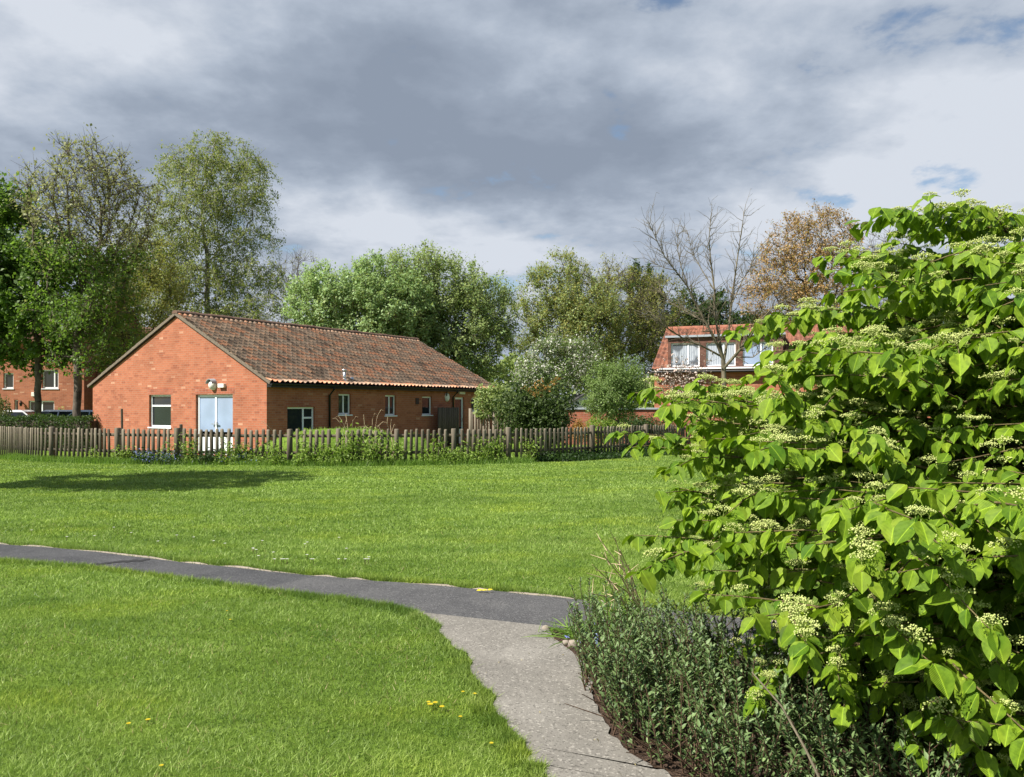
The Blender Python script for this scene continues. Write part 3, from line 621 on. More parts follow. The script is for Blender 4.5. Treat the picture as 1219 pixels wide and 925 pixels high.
house = empty('brick_house', tuple(HO), RZ, 'long single storey red brick house with weathered pantile roof behind the picket fence', 'house')
GF = ((0, 0, 0), (0, 1, 0), (-1, 0, 0)); SF = ((0, 0, 0), (1, 0, 0), (0, -1, 0))
BF = ((0, WID, 0), (1, 0, 0), (0, 1, 0)); EF = ((LEN, 0, 0), (0, 1, 0), (1, 0, 0))
g_win = rect_g(177.5, 203.5, 470, 508.5); g_door = rect_g(233, 277, 469.5, 545); g_door = (g_door[0], g_door[1], 0.06, g_door[3])
s_low = rect_s(342, 375, 484.5, 508); s_low = (s_low[0], s_low[1], s_low[3] - 1.05, s_low[3])
s_w1 = rect_s(403, 418, 469, 493.5); s_w2 = rect_s(458.5, 471.5, 470.4, 494.5); s_w3 = rect_s(502.5, 514.5, 472, 494)
s_door = rect_s(541.8, 552.8, 472.8, 512); s_door = (s_door[0], s_door[1], 0.06, s_door[3]); s_w4 = rect_s(561, 571, 474, 490)
m = MB()
wall(m, GF, 0, WID, 0, EAVE, [g_win, g_door]); wall(m, SF, 0, LEN, 0, EAVE, [s_low, s_w1, s_w2, s_w3, s_door, s_w4])
m.quad((0, 0, EAVE), (0, WID, EAVE), (0, YR, RIDGE)); m.quad((LEN, 0, EAVE), (LEN, YR, RIDGE), (LEN, WID, EAVE))
wall(m, BF, 0, LEN, 0, EAVE, []); wall(m, EF, 0, WID, 0, EAVE, [])
m.build('wall', M['brick'], house)
# soldier courses over the gable openings
def soldier(fr, h, parent):
    s_ = MB(); n = int((h[1] - h[0] + 0.2) / 0.075)
    for k in range(n): s_.obox(fr, h[0] - 0.1 + k * 0.0755, h[0] - 0.1 + k * 0.0755 + 0.067, h[3] + 0.004, h[3] + 0.219, -0.05, 0.004)
    return s_.build('lintel', M['brick_b'], parent)
for h in (g_win, g_door): soldier(GF, h, house)
for h in (s_low, s_w1, s_w2): soldier(SF, h, house)
window(GF, g_win, house, [(0, 1, 0, 0.66), (0, 1, 0.66, 1)])
window(SF, s_low, house, [(0, 0.62, 0, 1), (0.62, 1, 0, 0.66), (0.62, 1, 0.66, 1)])
window(SF, s_w1, house, [(0, 0.5, 0, 1), (0.5, 1, 0, 1)], fw=0.055); window(SF, s_w2, house, [(0, 0.5, 0, 1), (0.5, 1, 0, 1)], fw=0.055)
window(SF, s_w3, house, [(0, 1, 0, 1)], fw=0.055); window(SF, s_w4, house, [(0, 1, 0, 1)], fw=0.055)
# french door in the gable
dr = window(GF, g_door, house, [(0, 0.5, 0.36, 1, 'glass_film'), (0.5, 1, 0.36, 1, 'glass_film')], fw=0.085, sill=False, name='french_door')
a, b, c, e = g_door; mid_u = (a + b) / 2
p_ = MB()
for u0, u1 in ((a + 0.085, mid_u - 0.043), (mid_u + 0.043, b - 0.085)): p_.obox(GF, u0, u1, c + 0.085, c + (e - c) * 0.36 - 0.043, -0.115, -0.09)
p_.build('lower_panel', M['upvc'], dr)
for sgn in (-1, 1):
    hm = MB(); hm.obox(GF, mid_u + sgn * 0.05 - 0.012, mid_u + sgn * 0.05 + 0.012, 0.98, 1.16, -0.078, -0.065)
    hm.obox(GF, min(mid_u + sgn * 0.04, mid_u + sgn * 0.17), max(mid_u + sgn * 0.04, mid_u + sgn * 0.17), 1.06, 1.085, -0.065, -0.025); hm.build('handle', M['steel'], dr, bevel=0.004)
dr['label'] = 'white glazed double door in the sunlit gable'
sd = window(SF, s_door, house, [(0, 1, 0.34, 1, 'glass')], fw=0.09, sill=False, name='side_door')
a, b, c, e = s_door; p_ = MB(); p_.obox(SF, a + 0.09, b - 0.09, c + 0.09, c + (e - c) * 0.34 - 0.046, -0.115, -0.09); p_.build('lower_panel', M['upvc'], sd)
hm = MB(); hm.obox(SF, b - 0.07, b - 0.045, 0.98, 1.12, -0.078, -0.055); hm.build('handle', M['steel'], sd)
# roof
ov, vo = 0.22, 0.07
def slope(y0, z0, y1, z1):
    d = np.array((0, y1 - y0, z1 - z0)); l = np.linalg.norm(d); return d / l, l
sl = (RIDGE - EAVE) / YR; d, l = slope(-ov, EAVE - ov * sl, YR, RIDGE); Nn = np.cross((1, 0, 0), d)
roof = pantiles('roof', np.array((-vo, -ov, EAVE - ov * sl)) + Nn * 0.05, (1, 0, 0), d, LEN + 2 * vo, l, Nn, 'tile', house, seed=3)
sl2 = (RIDGE - EAVE) / (WID - YR); d2, l2 = slope(WID + ov, EAVE - ov * sl2, YR, RIDGE); N2 = np.cross(d2, (1, 0, 0))
back = pantiles('roof', np.array((LEN + vo, WID + ov, EAVE - ov * sl2)) + N2 * 0.05, (-1, 0, 0), d2, LEN + 2 * vo, l2, N2, 'tile', house, seed=4)
uw = MB()
for (dd, ll, NN, y0, z0) in ((d, l, Nn, -ov, EAVE - ov * sl), (d2, l2, N2, WID + ov, EAVE - ov * sl2)):
    p0 = np.array((-vo + 0.012, y0, z0)) + dd * 0.03; p1 = p0 + dd * (ll - 0.05); L1 = np.array((LEN + 2 * vo - 0.024, 0, 0))
    uw.hexa([p0 - NN * 0.045, p0 - NN * 0.045 + L1, p1 - NN * 0.045 + L1, p1 - NN * 0.045, p0 + NN * 0.02, p0 + NN * 0.02 + L1, p1 + NN * 0.02 + L1, p1 + NN * 0.02])
uw.build('roof_deck', M['black'], house)
for xe in (-vo - 0.012, LEN + vo - 0.028):
    for (dd, ll, NN, y0, z0) in ((d, l, Nn, -ov, EAVE - ov * sl), (d2, l2, N2, WID + ov, EAVE - ov * sl2)):
        v_ = MB(); p0 = np.array((xe, y0, z0)); X = np.array((0.04, 0, 0)); ks = np.linspace(0, ll, 18); rr = np.random.default_rng(int(ll * 99))
        for k0, k1 in zip(ks, ks[1:]):
            h0 = 0.07 + 0.02 * rr.random(); a0, a1 = p0 + dd * k0, p0 + dd * k1
            v_.hexa([a0 - NN * 0.02, a0 - NN * 0.02 + X, a1 - NN * 0.02 + X, a1 - NN * 0.02, a0 + NN * h0, a0 + NN * h0 + X, a1 + NN * (h0 - 0.008) + X, a1 + NN * (h0 - 0.008)])
        v_.build('verge', M['verge'], house)
rc = MB(); n = 29; rr = np.random.default_rng(9)
for k in range(n):
    x0 = -vo - 0.02 + k * (LEN + 2 * vo + 0.04) / n; x1 = x0 + (LEN + 2 * vo + 0.04) / n - 0.006; zz_ = RIDGE + 0.04 + rr.normal(0, 0.006)
    pr = [(YR + math.cos(t) * 0.155, zz_ + math.sin(t) * 0.115) for t in np.linspace(0, math.pi, 8)]
    for q0, q1 in zip(pr, pr[1:]): rc.quad((x0, *q0), (x0, *q1), (x1, *q1), (x1, *q0))
    rc.quad(*[(x0, *q) for q in pr]); rc.quad(*[(x1, *q) for q in reversed(pr)])
rc.build('ridge_tiles', M['ridge'], house)
# gutter, fascia and downpipes
gz_ = EAVE - ov * sl - 0.03
gt = MB(); pr = [(-ov - 0.055 + math.cos(t) * 0.055, gz_ + 0.03 + math.sin(t) * 0.055) for t in np.linspace(math.pi, 2 * math.pi, 7)]
for q0, q1 in zip(pr, pr[1:]): gt.quad((-vo, *q0), (LEN + vo, *q0), (LEN + vo, *q1), (-vo, *q1))
gt.quad(*[(-vo, *q) for q in pr]); gt.quad(*[(LEN + vo, *q) for q in reversed(pr)])
gt.build('gutter', M['black'], house)
fa = MB(); fa.box(0.002, LEN, -ov + 0.01, -0.002, gz_ - 0.075, gz_ + 0.045); fa.build('soffit', M['black'], house)
for px in (391, 541.0):
    u = on_side(px, 480)[0]
    if px > 500: u -= 0.16
    dp = MB(); dp.tube([(u, -ov - 0.05, gz_ - 0.02), (u, -ov - 0.05, gz_ - 0.10), (u, -0.06, gz_ - 0.30), (u, -0.06, 0.05)], 0.036); dp.build('downpipe', M['black'], house, smooth=True)
# lamp, alarm box, vent pipe and the other fittings
u, z = on_gable(254.5, 457.5); lm = MB()
prof = [(0.13, 0.0), (0.15, 0.08), (0.14, 0.16), (0.10, 0.20)]
def dome(fr, u, z, w, h, dep, n=10):
    mb = MB(); O, U, N = fr; rings = []
    for k in range(5):
        t = k / 4 * math.pi / 2; sc = math.cos(t * 0.92); dd_ = math.sin(t) * dep; rings.append(len(mb.v))
        mb.v += [(O[0] + U[0] * (u + w * sc * math.cos(q)) + N[0] * dd_, O[1] + U[1] * (u + w * sc * math.cos(q)) + N[1] * dd_, O[2] + z + h * sc * math.sin(q)) for q in np.linspace(0, 2 * math.pi, n, endpoint=False)]
    for a_, b_ in zip(rings, rings[1:]): mb.f += [(a_ + i_, a_ + (i_ + 1) % n, b_ + (i_ + 1) % n, b_ + i_) for i_ in range(n)]
    mb.f.append(tuple(rings[-1] + i_ for i_ in range(n))); return mb
lamp = dome(GF, u, z - 0.03, 0.15, 0.17, 0.17, 14).build('bulkhead_lamp', M['lamp_white'], house, smooth=True)
hd = MB(); arc = [(u + 0.165 * math.cos(t), z - 0.02 + 0.19 * math.sin(t)) for t in np.linspace(0.25, math.pi - 0.25, 9)]
for q0, q1 in zip(arc, arc[1:]):
    hd.hexa([(0, q0[0], q0[1]), (0, q1[0], q1[1]), (-0.2, q1[0], q1[1] - 0.01), (-0.2, q0[0], q0[1] - 0.01), (0, q0[0], q0[1] + 0.015), (0, q1[0], q1[1] + 0.015), (-0.2, q1[0], q1[1] + 0.005), (-0.2, q0[0], q0[1] + 0.005)])
hd.build('hood', M['lead'], lamp)
u, z = on_gable(265.5, 459.2); bx = MB(); bx.obox(GF, u - 0.15, u + 0.15, z - 0.065, z + 0.065, 0, 0.10); bx.build('sensor_box', M['lamp_white'], house, bevel=0.012)
u, z = on_side(532, 472.8); do = dome(SF, u, z, 0.14, 0.19, 0.09, 16); do.build('oval_wall_lamp', M['lamp_white'], house, smooth=True)
br_ = MB(); br_.tube([(u - 0.12, 0, z + 0.28), (u - 0.12, -0.10, z + 0.26), (u - 0.1, -0.06, z + 0.05)], 0.025, 6); br_.build('lamp_bracket', M['black'], house)
u, z = on_side(549, 467.5); bx = MB(); bx.obox(SF, u - 0.19, u + 0.19, z - 0.065, z + 0.065, 0, 0.08); bx.build('box_light', M['lamp_white'], house, bevel=0.01)
u, z = on_side(496.5, 477.5); vg = MB()
vg.obox(SF, u - 0.1, u + 0.1, z - 0.12, z + 0.12, 0.002, 0.02)
for k in range(5): vg.obox(SF, u - 0.085, u + 0.085, z - 0.10 + k * 0.042, z - 0.078 + k * 0.042, 0.02, 0.032)
vg.build('vent_grille', M['black'], house)
P_ = HO + np.array((0, 0, EAVE)); Nw = dx * 0 + (-dy) * Nn[1] * -1
nw = dy * Nn[1] + np.array((0, 0, 1)) * Nn[2]; hp = ray(410, 454, P_, nw) - HO; hx, hy, hz_ = float(hp @ dx), float(hp @ dy), float(hp[2])
vp = MB(); vp.tube([(hx, hy, hz_ - 0.05), (hx, hy, hz_ + 0.36)], 0.055, 10); vp.tube([(hx, hy, hz_ + 0.36), (hx, hy, hz_ + 0.42)], 0.085, 10); vp.tube([(hx, hy, hz_ - 0.02), (hx, hy, hz_ + 0.1)], [0.15, 0.06], 10)
vp.tube([(hx + 0.33, hy - 0.05, hz_ - 0.02), (hx + 0.33, hy - 0.05, hz_ + 0.16)], 0.06, 8); vp.build('flue_pipe', M['steel'], house, smooth=True)

# ------------------------------------------------------------------ house behind the left trees
ZL = 41.0; lx = lambda px: (px - CX) / F * ZL; lz = lambda py: EYE + (HZ - py) / F * ZL
lh = empty('brick_house', (lx(-110), ZL, 0), 0, 'two storey red brick house half hidden by the trees at the left', 'house')
X0 = lx(-110); wl = lx(100) - X0; wl2 = lx(172) - X0
FF = ((0, 0, 0), (1, 0, 0), (0, -1, 0))
def lr(x0, x1, y0, y1): return (lx(x0) - X0, lx(x1) - X0, lz(y1), lz(y0))
wa, wb, wc, wd, we = lr(34, 64.5, 477, 496), lr(17, 21.5, 476, 492.5), lr(50, 69.5, 440, 462.5), lr(4, 16, 444, 462.5), lr(-60, -30, 477, 496)
m = MB(); EL, RL, DL = lz(405), lz(345), 8.0
wall(m, FF, 0, wl, 0, EL, [wa, wb, wc, wd, we])
m.quad((0, 0, 0), (0, 0, EL), (0, DL, EL), (0, DL, 0)); m.quad((wl, 0, 0), (wl, DL, 0), (wl, DL, EL), (wl, 0, EL)); m.quad((0, DL, 0), (0, DL, EL), (wl, DL, EL), (wl, DL, 0))
m.quad((0, 0, EL), (0, DL / 2, RL), (0, DL, EL)); m.quad((wl, 0, EL), (wl, DL, EL), (wl, DL / 2, RL)); m.build('wall', M['brick'], lh)
EW, RW = lz(443), lz(384); m = MB(); m.box(wl + 0.002, wl2, 1.2, DL - 1, 0, EW)
m.quad((wl2, 1.2, EW), (wl2, DL - 1, EW), (wl2, DL / 2 + 0.1, RW)); m.build('wing_wall', M['brick'], lh)
window(FF, wa, lh, [(0, 0.5, 0, 1), (0.5, 1, 0, 1)], fw=0.07); window(FF, wb, lh, [(0, 1, 0, 1)], fw=0.05); window(FF, wc, lh, [(0, 0.72, 0, 1), (0.72, 1, 0, 1)], fw=0.07); window(FF, wd, lh, [(0, 1, 0, 1)], fw=0.07); window(FF, we, lh, [(0, 0.5, 0, 1), (0.5, 1, 0, 1)], fw=0.07)
def gable_roof(x0, x1, y0, y1, yr, ez, rz, mat, parent, ov=0.25, segs=4):
    for (ya, sg) in ((y0, 1), (y1, -1)):
        s_ = (rz - ez) / abs(yr - ya); dd, ll = slope(ya - sg * ov, ez - ov * s_, yr, rz); ux = np.array((sg * 1.0, 0, 0)); NN = np.cross(ux, dd)
        pantiles('roof', np.array(((x0 if sg > 0 else x1), ya - sg * ov, ez - ov * s_)) + NN * 0.05, ux, dd, x1 - x0, ll, NN, mat, parent, seed=int(ez * 10 + sg), segs=segs)
def ridge_cap(x0, x1, yr, rz, mat, parent, r=0.14):
    mb = MB(); mb.tube([(x0, yr, rz), (x1, yr, rz)], r, 10); return mb.build('ridge_tiles', M[mat], parent, smooth=True)
gable_roof(-0.2, wl + 0.15, 0, DL, DL / 2, EL, RL, 'tile_brown', lh); ridge_cap(-0.2, wl + 0.15, DL / 2, RL + 0.05, 'ridge', lh)
gable_roof(wl + 0.16, wl2 + 0.12, 1.2, DL - 1, DL / 2 + 0.1, EW, RW, 'tile_brown', lh); ridge_cap(wl + 0.16, wl2 + 0.12, DL / 2 + 0.1, RW + 0.05, 'ridge', lh)
u, z = lx(41.5) - X0, lz(469.5); bx = MB(); bx.obox(FF, u - 0.13, u + 0.13, z - 0.11, z + 0.11, 0, 0.12); bx.build('alarm_box', M['lamp_white'], lh, bevel=0.02)
u, z = lx(27) - X0, lz(479); bx = MB(); bx.tube([(u - 0.1, 0, z + 0.06), (u - 0.02, -0.13, z + 0.08), (u, -0.15, z - 0.02)], 0.03, 6); bx.tube([(u, -0.15, z - 0.02), (u, -0.15, z - 0.2)], [0.09, 0.05], 8); bx.build('wall_lantern', M['black'], lh)

# ------------------------------------------------------------------ dormer house at the right
ZR = 38.0; ra = R(-20); cE = np.array(((779 - CX) / F * ZR, ZR, 0)); rdx = np.array((math.cos(ra), math.sin(ra), 0)); rdy = np.array((-math.sin(ra), math.cos(ra), 0))
rh = empty('dormer_house', tuple(cE), ra, 'red brick house with three white windows in a long roof dormer behind the leafless tree', 'house')
def on_r(px, py): p = ray(px, py, cE, rdy) - cE; return float(p @ rdx), float(p[2])
def rr_(x0, x1, y0, y1): xm = (x0 + x1) / 2; return (on_r(x0, y0)[0], on_r(x1, y0)[0], on_r(xm, y1)[1], on_r(xm, y0)[1])
RE, RRg, RD, RLn = 3.5, 5.78, 4.5, 12.5
rs_w = rr_(805, 812.5, 470, 479); rs_b = (9.2, 10.6, 1.0, 2.2)
m = MB(); wall(m, FF, 0, RLn, 0, RE, [rs_w, rs_b])
for x in (0, RLn): m.quad((x, 0, 0), (x, 0, RE), (x, RD, RRg), (x, 2 * RD, RE), (x, 2 * RD, 0))
m.quad((0, 2 * RD, 0), (0, 2 * RD, RE), (RLn, 2 * RD, RE), (RLn, 2 * RD, 0)); m.build('wall', M['brick'], rh)
window(FF, rs_w, rh, [(0, 1, 0, 1)], fw=0.05); window(FF, rs_b, rh, [(0, 0.5, 0, 1), (0.5, 1, 0, 1)])
gable_roof(-0.1, RLn + 0.1, 0, 2 * RD, RD, RE, RRg, 'tile_red', rh); ridge_cap(-0.1, RLn + 0.1, RD, RRg + 0.05, 'ridge_red', rh)
d0, d1 = on_r(796, 420)[0], on_r(932, 420)[0]; DT = on_r(860, 401)[1]; DY = 0.0
dw = [rr_(799.5, 833.5, 408.5, 436.5), rr_(841, 876, 408, 436.5), rr_(884.5, 920.5, 407, 436)]
DF = ((0, -0.24, 0), (1, 0, 0), (0, -1, 0)); dz0 = on_r(860, 437.5)[1]
dw = [(h[0], h[1], dz0 + 0.05, h[3]) for h in dw]
dback = (DT - RE) / ((RRg - RE) / RD) + 0.3
do_ = MB(); wall(do_, DF, d0, d1, dz0, DT, dw); do_.quad((d0, -0.24, dz0), (d0, -0.24, DT), (d0, dback, DT), (d0, dback, dz0)); do_.quad((d1, -0.24, dz0), (d1, dback, dz0), (d1, dback, DT), (d1, -0.24, DT))
dm = do_.build('dormer', M['hung'], rh)
l_ = dm.data.uv_layers[0].data
for q_ in l_: q_.uv = (q_.uv[0] * 5, q_.uv[1] * 9)
t_ = MB(); t_.box(d0 - 0.12, d1 + 0.12, -0.38, dback + 0.1, DT + 0.002, DT + 0.10); t_.build('dormer_roof', M['lead'], dm)
for h in dw: window(DF, h, rh, [(0, 0.6, 0, 1, 'curtain'), (0.6, 1, 0, 1, 'curtain')] if h is not dw[2] else [(0, 0.6, 0, 1, 'glass_film'), (0.6, 1, 0, 1, 'glass_film')], fw=0.065, sill=False)
t_ = MB(); t_.box(d0 - 0.4, d1 + 0.4, -0.42, -0.245, dz0 - 0.08, dz0 - 0.003); t_.build('dormer_sill', M['upvc'], rh, bevel=0.01)
gu = MB(); gu.tube([(-0.1, -0.36, RE - 0.2), (RLn + 0.1, -0.36, RE - 0.2)], 0.06, 8); gu.build('gutter', M['black'], rh)

# ------------------------------------------------------------------ low garden wall and shed
ZW = 33.0; gw = empty('garden_wall', ((668 - CX) / F * ZW, ZW, 0), R(-4), 'low red brick garden wall with grey coping beyond the right half of the fence', 'wall')
hw = EYE - 3.5 / F * ZW
m = MB(); m.box(0, 14, 0, 0.23, 0, hw - 0.08); m.build('brickwork', M['brick_b'], gw)
m = MB()
for k in range(24): m.box(-0.04 + k * 0.59, -0.04 + k * 0.59 + 0.583, -0.06, 0.29, hw - 0.078, hw + rr.normal(0, 0.004))
m.build('coping', M['lead'], gw, bevel=0.012)
ZS = 35.5; sh_o = empty('garden_shed', ((696 - CX) / F * ZS, ZS, 0), R(12), 'pale garden shed roof just showing over the brick garden wall', 'shed')
m = MB(); m.box(-0.75, 0.75, 0, 1.6, 0, 1.72); m.quad((-0.75, 0, 1.72), (0.75, 0, 1.72), (0.0, 0, 2.16)); m.quad((-0.75, 1.6, 1.72), (0, 1.6, 2.16), (0.75, 1.6, 1.72)); m.build('shed_walls', plain('pale_board', (0.55, 0.54, 0.48), 0.8), sh_o)
m = MB()
for s_ in (-1, 1): m.hexa([(s_ * 0.88, -0.1, 1.66), (0, -0.1, 2.18), (0, 1.7, 2.18), (s_ * 0.88, 1.7, 1.66), (s_ * 0.88, -0.1, 1.71), (0, -0.1, 2.23), (0, 1.7, 2.23), (s_ * 0.88, 1.7, 1.71)])
m.build('shed_roof', plain('dark_felt', (0.06, 0.06, 0.06), 0.9), sh_o)

# ------------------------------------------------------------------ picket fence
frng = np.random.default_rng(21)
posts_px = [-20, 62, 140, 211, 283, 345, 403, 472, 540, 605, 705, 769, 835, 905]
posts = [fs_at(p) for p in posts_px]
fence = empty('picket_fence', tuple(fl(posts[0])[0]), 0, 'weathered grey picket fence curving along the far edge of the lawn', 'fence')
fo = fl(posts[0])[0]
def picket_bay(s0, s1, hgt=1.0):
    V, T = [], []; n = max(2, round((s1 - s0) / 0.165)); sp = (s1 - s0) / n; F4 = []
    for k in range(n):
        s = s0 + (k + 0.5) * sp
        if s1 - s < 0.09 or s - s0 < 0.09: continue
        p, t = fl(s); nrm_ = np.array((t[1], -t[0])); w = 0.046 + frng.normal(0, 0.004); h = hgt + frng.normal(0, 0.014); ln = frng.normal(0, 0.012, 2); lean_n = frng.normal(0, 0.006)
        b0 = len(V); tint = float(np.clip(frng.normal(0.35, 0.25), 0, 1)); z0 = 0.05 + 0.02 * frng.random()
        for zz2, ww in ((z0, w), (h - 0.05, w), (h, w * 0.72)):
            lx_ = ln[0] * zz2
            for (a_, b_) in ((-ww, 0.0), (ww, 0.0), (ww, 0.02), (-ww, 0.02)):
                q_ = p[:2] + t * (a_ + lx_) + nrm_ * (b_ + 0.03 + lean_n * zz2); V.append((q_[0] - fo[0], q_[1] - fo[1], zz2)); T.append(tint)
        for l0 in (0, 4):
            for i_ in range(4): F4.append((b0 + l0 + i_, b0 + l0 + (i_ + 1) % 4, b0 + l0 + 4 + (i_ + 1) % 4, b0 + l0 + 4 + i_))
        F4 += [(b0 + 3, b0 + 2, b0 + 1, b0), (b0 + 8, b0 + 9, b0 + 10, b0 + 11)]
    return link('picket_panel', np_mesh('picket_panel', np.array(V), [np.array(F4)], np.array(T)), M['picket'], fence)
def strip_box(s0, s1, off0, off1, z0, z1, name, mat, tint, n=10):
    V = []; F4 = []
    for k in range(n + 1):
        p, t = fl(s0 + (s1 - s0) * k / n); nrm_ = np.array((t[1], -t[0]))
        for o_, z_ in ((off0, z0), (off1, z0), (off1, z1), (off0, z1)):
            q_ = p[:2] + nrm_ * o_; V.append((q_[0] - fo[0], q_[1] - fo[1], z_))
        if k:
            b0 = (k - 1) * 4
            for i_ in range(4): F4.append((b0 + i_, b0 + (i_ + 1) % 4, b0 + 4 + (i_ + 1) % 4, b0 + 4 + i_))
    F4 += [(0, 1, 2, 3), (n * 4 + 3, n * 4 + 2, n * 4 + 1, n * 4)]
    return link(name, np_mesh(name, np.array(V), [np.array(F4)], np.full(len(V), tint)), M[mat], fence)
for s0, s1 in zip(posts, posts[1:]):
    picket_bay(s0, s1)
    for z_ in (0.30, 0.78): strip_box(s0 + 0.05, s1 - 0.05, -0.012, 0.027, z_, z_ + 0.085, 'rail', 'rail', 0.3)
for k, s in enumerate(posts):
    p, t = fl(s); nrm_ = np.array((t[1], -t[0])); V = []
    w = 0.062; h = 1.03 + frng.normal(0, 0.012)
    for z_, ww in ((0, w), (h - 0.02, w), (h, w * 0.8)):
        for a_, b_ in ((-ww, -ww), (ww, -ww), (ww, ww), (-ww, ww)):
            q_ = p[:2] + t * a_ - nrm_ * b_; V.append((q_[0] - fo[0], q_[1] - fo[1], z_))
    F4 = [(l0 + i_, l0 + (i_ + 1) % 4, l0 + 4 + (i_ + 1) % 4, l0 + 4 + i_) for l0 in (0, 4) for i_ in range(4)] + [(8, 9, 10, 11), (3, 2, 1, 0)]
    link('post', np_mesh('post', np.array(V), [np.array(F4)], np.full(12, 0.1 + 0.25 * frng.random())), M['picket'], fence)

# inner garden fence and board panel by the house
def small_fence(label, cat, name, p0, p1, hgt, w, gap, mat, posts_=True, rails=(0.3, 0.85)):
    p0, p1 = np.array(p0[:2]), np.array(p1[:2]); t = (p1 - p0); ln = np.linalg.norm(t); o = empty(name, (p0[0], p0[1], 0), math.atan2(t[1], t[0]), label, cat)
    V, F4, T = [], [], []
    def bx_(x0, x1, y0, y1, z0, z1, tint):
        b0 = len(V); V.extend([(x0, y0, z0), (x1, y0, z0), (x1, y1, z0), (x0, y1, z0), (x0, y0, z1), (x1, y0, z1), (x1, y1, z1), (x0, y1, z1)]); T.extend([tint] * 8)
        F4.extend([tuple(b0 + i_ for i_ in f_) for f_ in ((3, 2, 1, 0), (4, 5, 6, 7), (0, 1, 5, 4), (1, 2, 6, 5), (2, 3, 7, 6), (3, 0, 4, 7))])
    x = 0.06
    while x + w < ln - 0.05: bx_(x, x + w, -0.03, -0.008, 0.05, hgt + frng.normal(0, 0.01), float(np.clip(frng.normal(0.35, 0.25), 0, 1))); x += w + gap
    link('board_panel', np_mesh('board_panel', np.array(V), [np.array(F4)], np.array(T)), M[mat], o)
    for z_ in rails:
        V, F4, T = [], [], []; bx_(0.05, ln - 0.05, -0.006, 0.035, z_ * hgt, z_ * hgt + 0.08, 0.2); link('rail', np_mesh('rail', np.array(V), [np.array(F4)], np.array(T)), M['rail'], o)
    for x in (0, ln):
        V, F4, T = [], [], []; bx_(x - 0.045, x + 0.045, -0.045, 0.045, 0, hgt + (0.12 if posts_ else 0.0), 0.6); link('post', np_mesh('post', np.array(V), [np.array(F4)], np.array(T)), M[mat], o)
    return o
def gxy(px, Y): return ((px - CX) / F * Y, Y, 0)
small_fence('short run of pale slatted fence between the side door and the dark round shrub', 'fence', 'slatted_fence', gxy(560, 28.5), gxy(588, 28.0), 1.45, 0.07, 0.05, 'picket')
small_fence('dark slatted fence bay half buried in the round shrub', 'fence', 'slatted_fence', gxy(590, 28.0), gxy(625, 27.6), 1.42, 0.06, 0.07, 'rail')
u, _ = on_side(514.5, 490); q0 = HO + dx * u - dy * 0.35; q1 = HO + dx * (u + 1.25) - dy * 0.35
small_fence('upright dark board screen standing against the shaded side wall', 'screen', 'board_screen', q0, q1, 1.60, 0.10, 0.025, 'rail', posts_=False)
# stakes
for px, py, lab, rad in ((145, 486.5, 'thin pale wooden stake sticking up behind the left picket fence', 0.035), (215.5, 505.0, 'round topped wooden post just behind the pickets near the gable window', 0.05)):
    Y = 23.6; p = gxy(px, Y); h = EYE + (HZ - py) / F * Y; st = MB(); st.tube([(0, 0, 0), (0.01, 0, h * 0.5), (0.0, 0, h - 0.02), (0, 0, h)], [rad, rad, rad, rad * 0.6], 8)
    o = st.build('wooden_stake', M['picket']); o.location = p; tag(o, lab, 'post')

# ------------------------------------------------------------------ hedge and cars
def hedge(label, p0, p1, depth, h, n, leaf, size, seed, name='clipped_hedge', cat='hedge'):
    rng = np.random.default_rng(seed); p0, p1 = np.array(p0[:2]), np.array(p1[:2]); t = p1 - p0; ln = np.linalg.norm(t); o = empty(name, (p0[0], p0[1], 0), math.atan2(t[1], t[0]), label, cat)
    k = n; u = rng.random(k) * ln; a = rng.random(k); s = rng.random(k)
    top = s < 0.35; front = (s >= 0.35) & (s < 0.72)
    y = np.where(top, rng.random(k) * depth, np.where(front, rng.normal(0, 0.05, k), depth + rng.normal(0, 0.05, k))); z = np.where(top, h + rng.normal(0, 0.04, k), a * h)
    bump = 0.07 * np.sin(u * 2.1) + 0.05 * np.sin(u * 5.3 + 1); z = z * (1 + bump * 0.5); y = y + bump * np.where(front, 1, 0)
    leaf_cloud(rng, np.stack([u, y, z], 1), leaf, size, o)
    m_ = MB(); m_.box(0.05, ln - 0.05, 0.1, depth - 0.1, 0, h - 0.1); m_.build('stems', M['bark_dark'], o); return o
hedge('clipped dark green hedge behind the left end of the picket fence', gxy(-60, 29.8), gxy(106.5, 28.4), 1.0, 1.2, 15000, 'hedge', 0.085, 31)
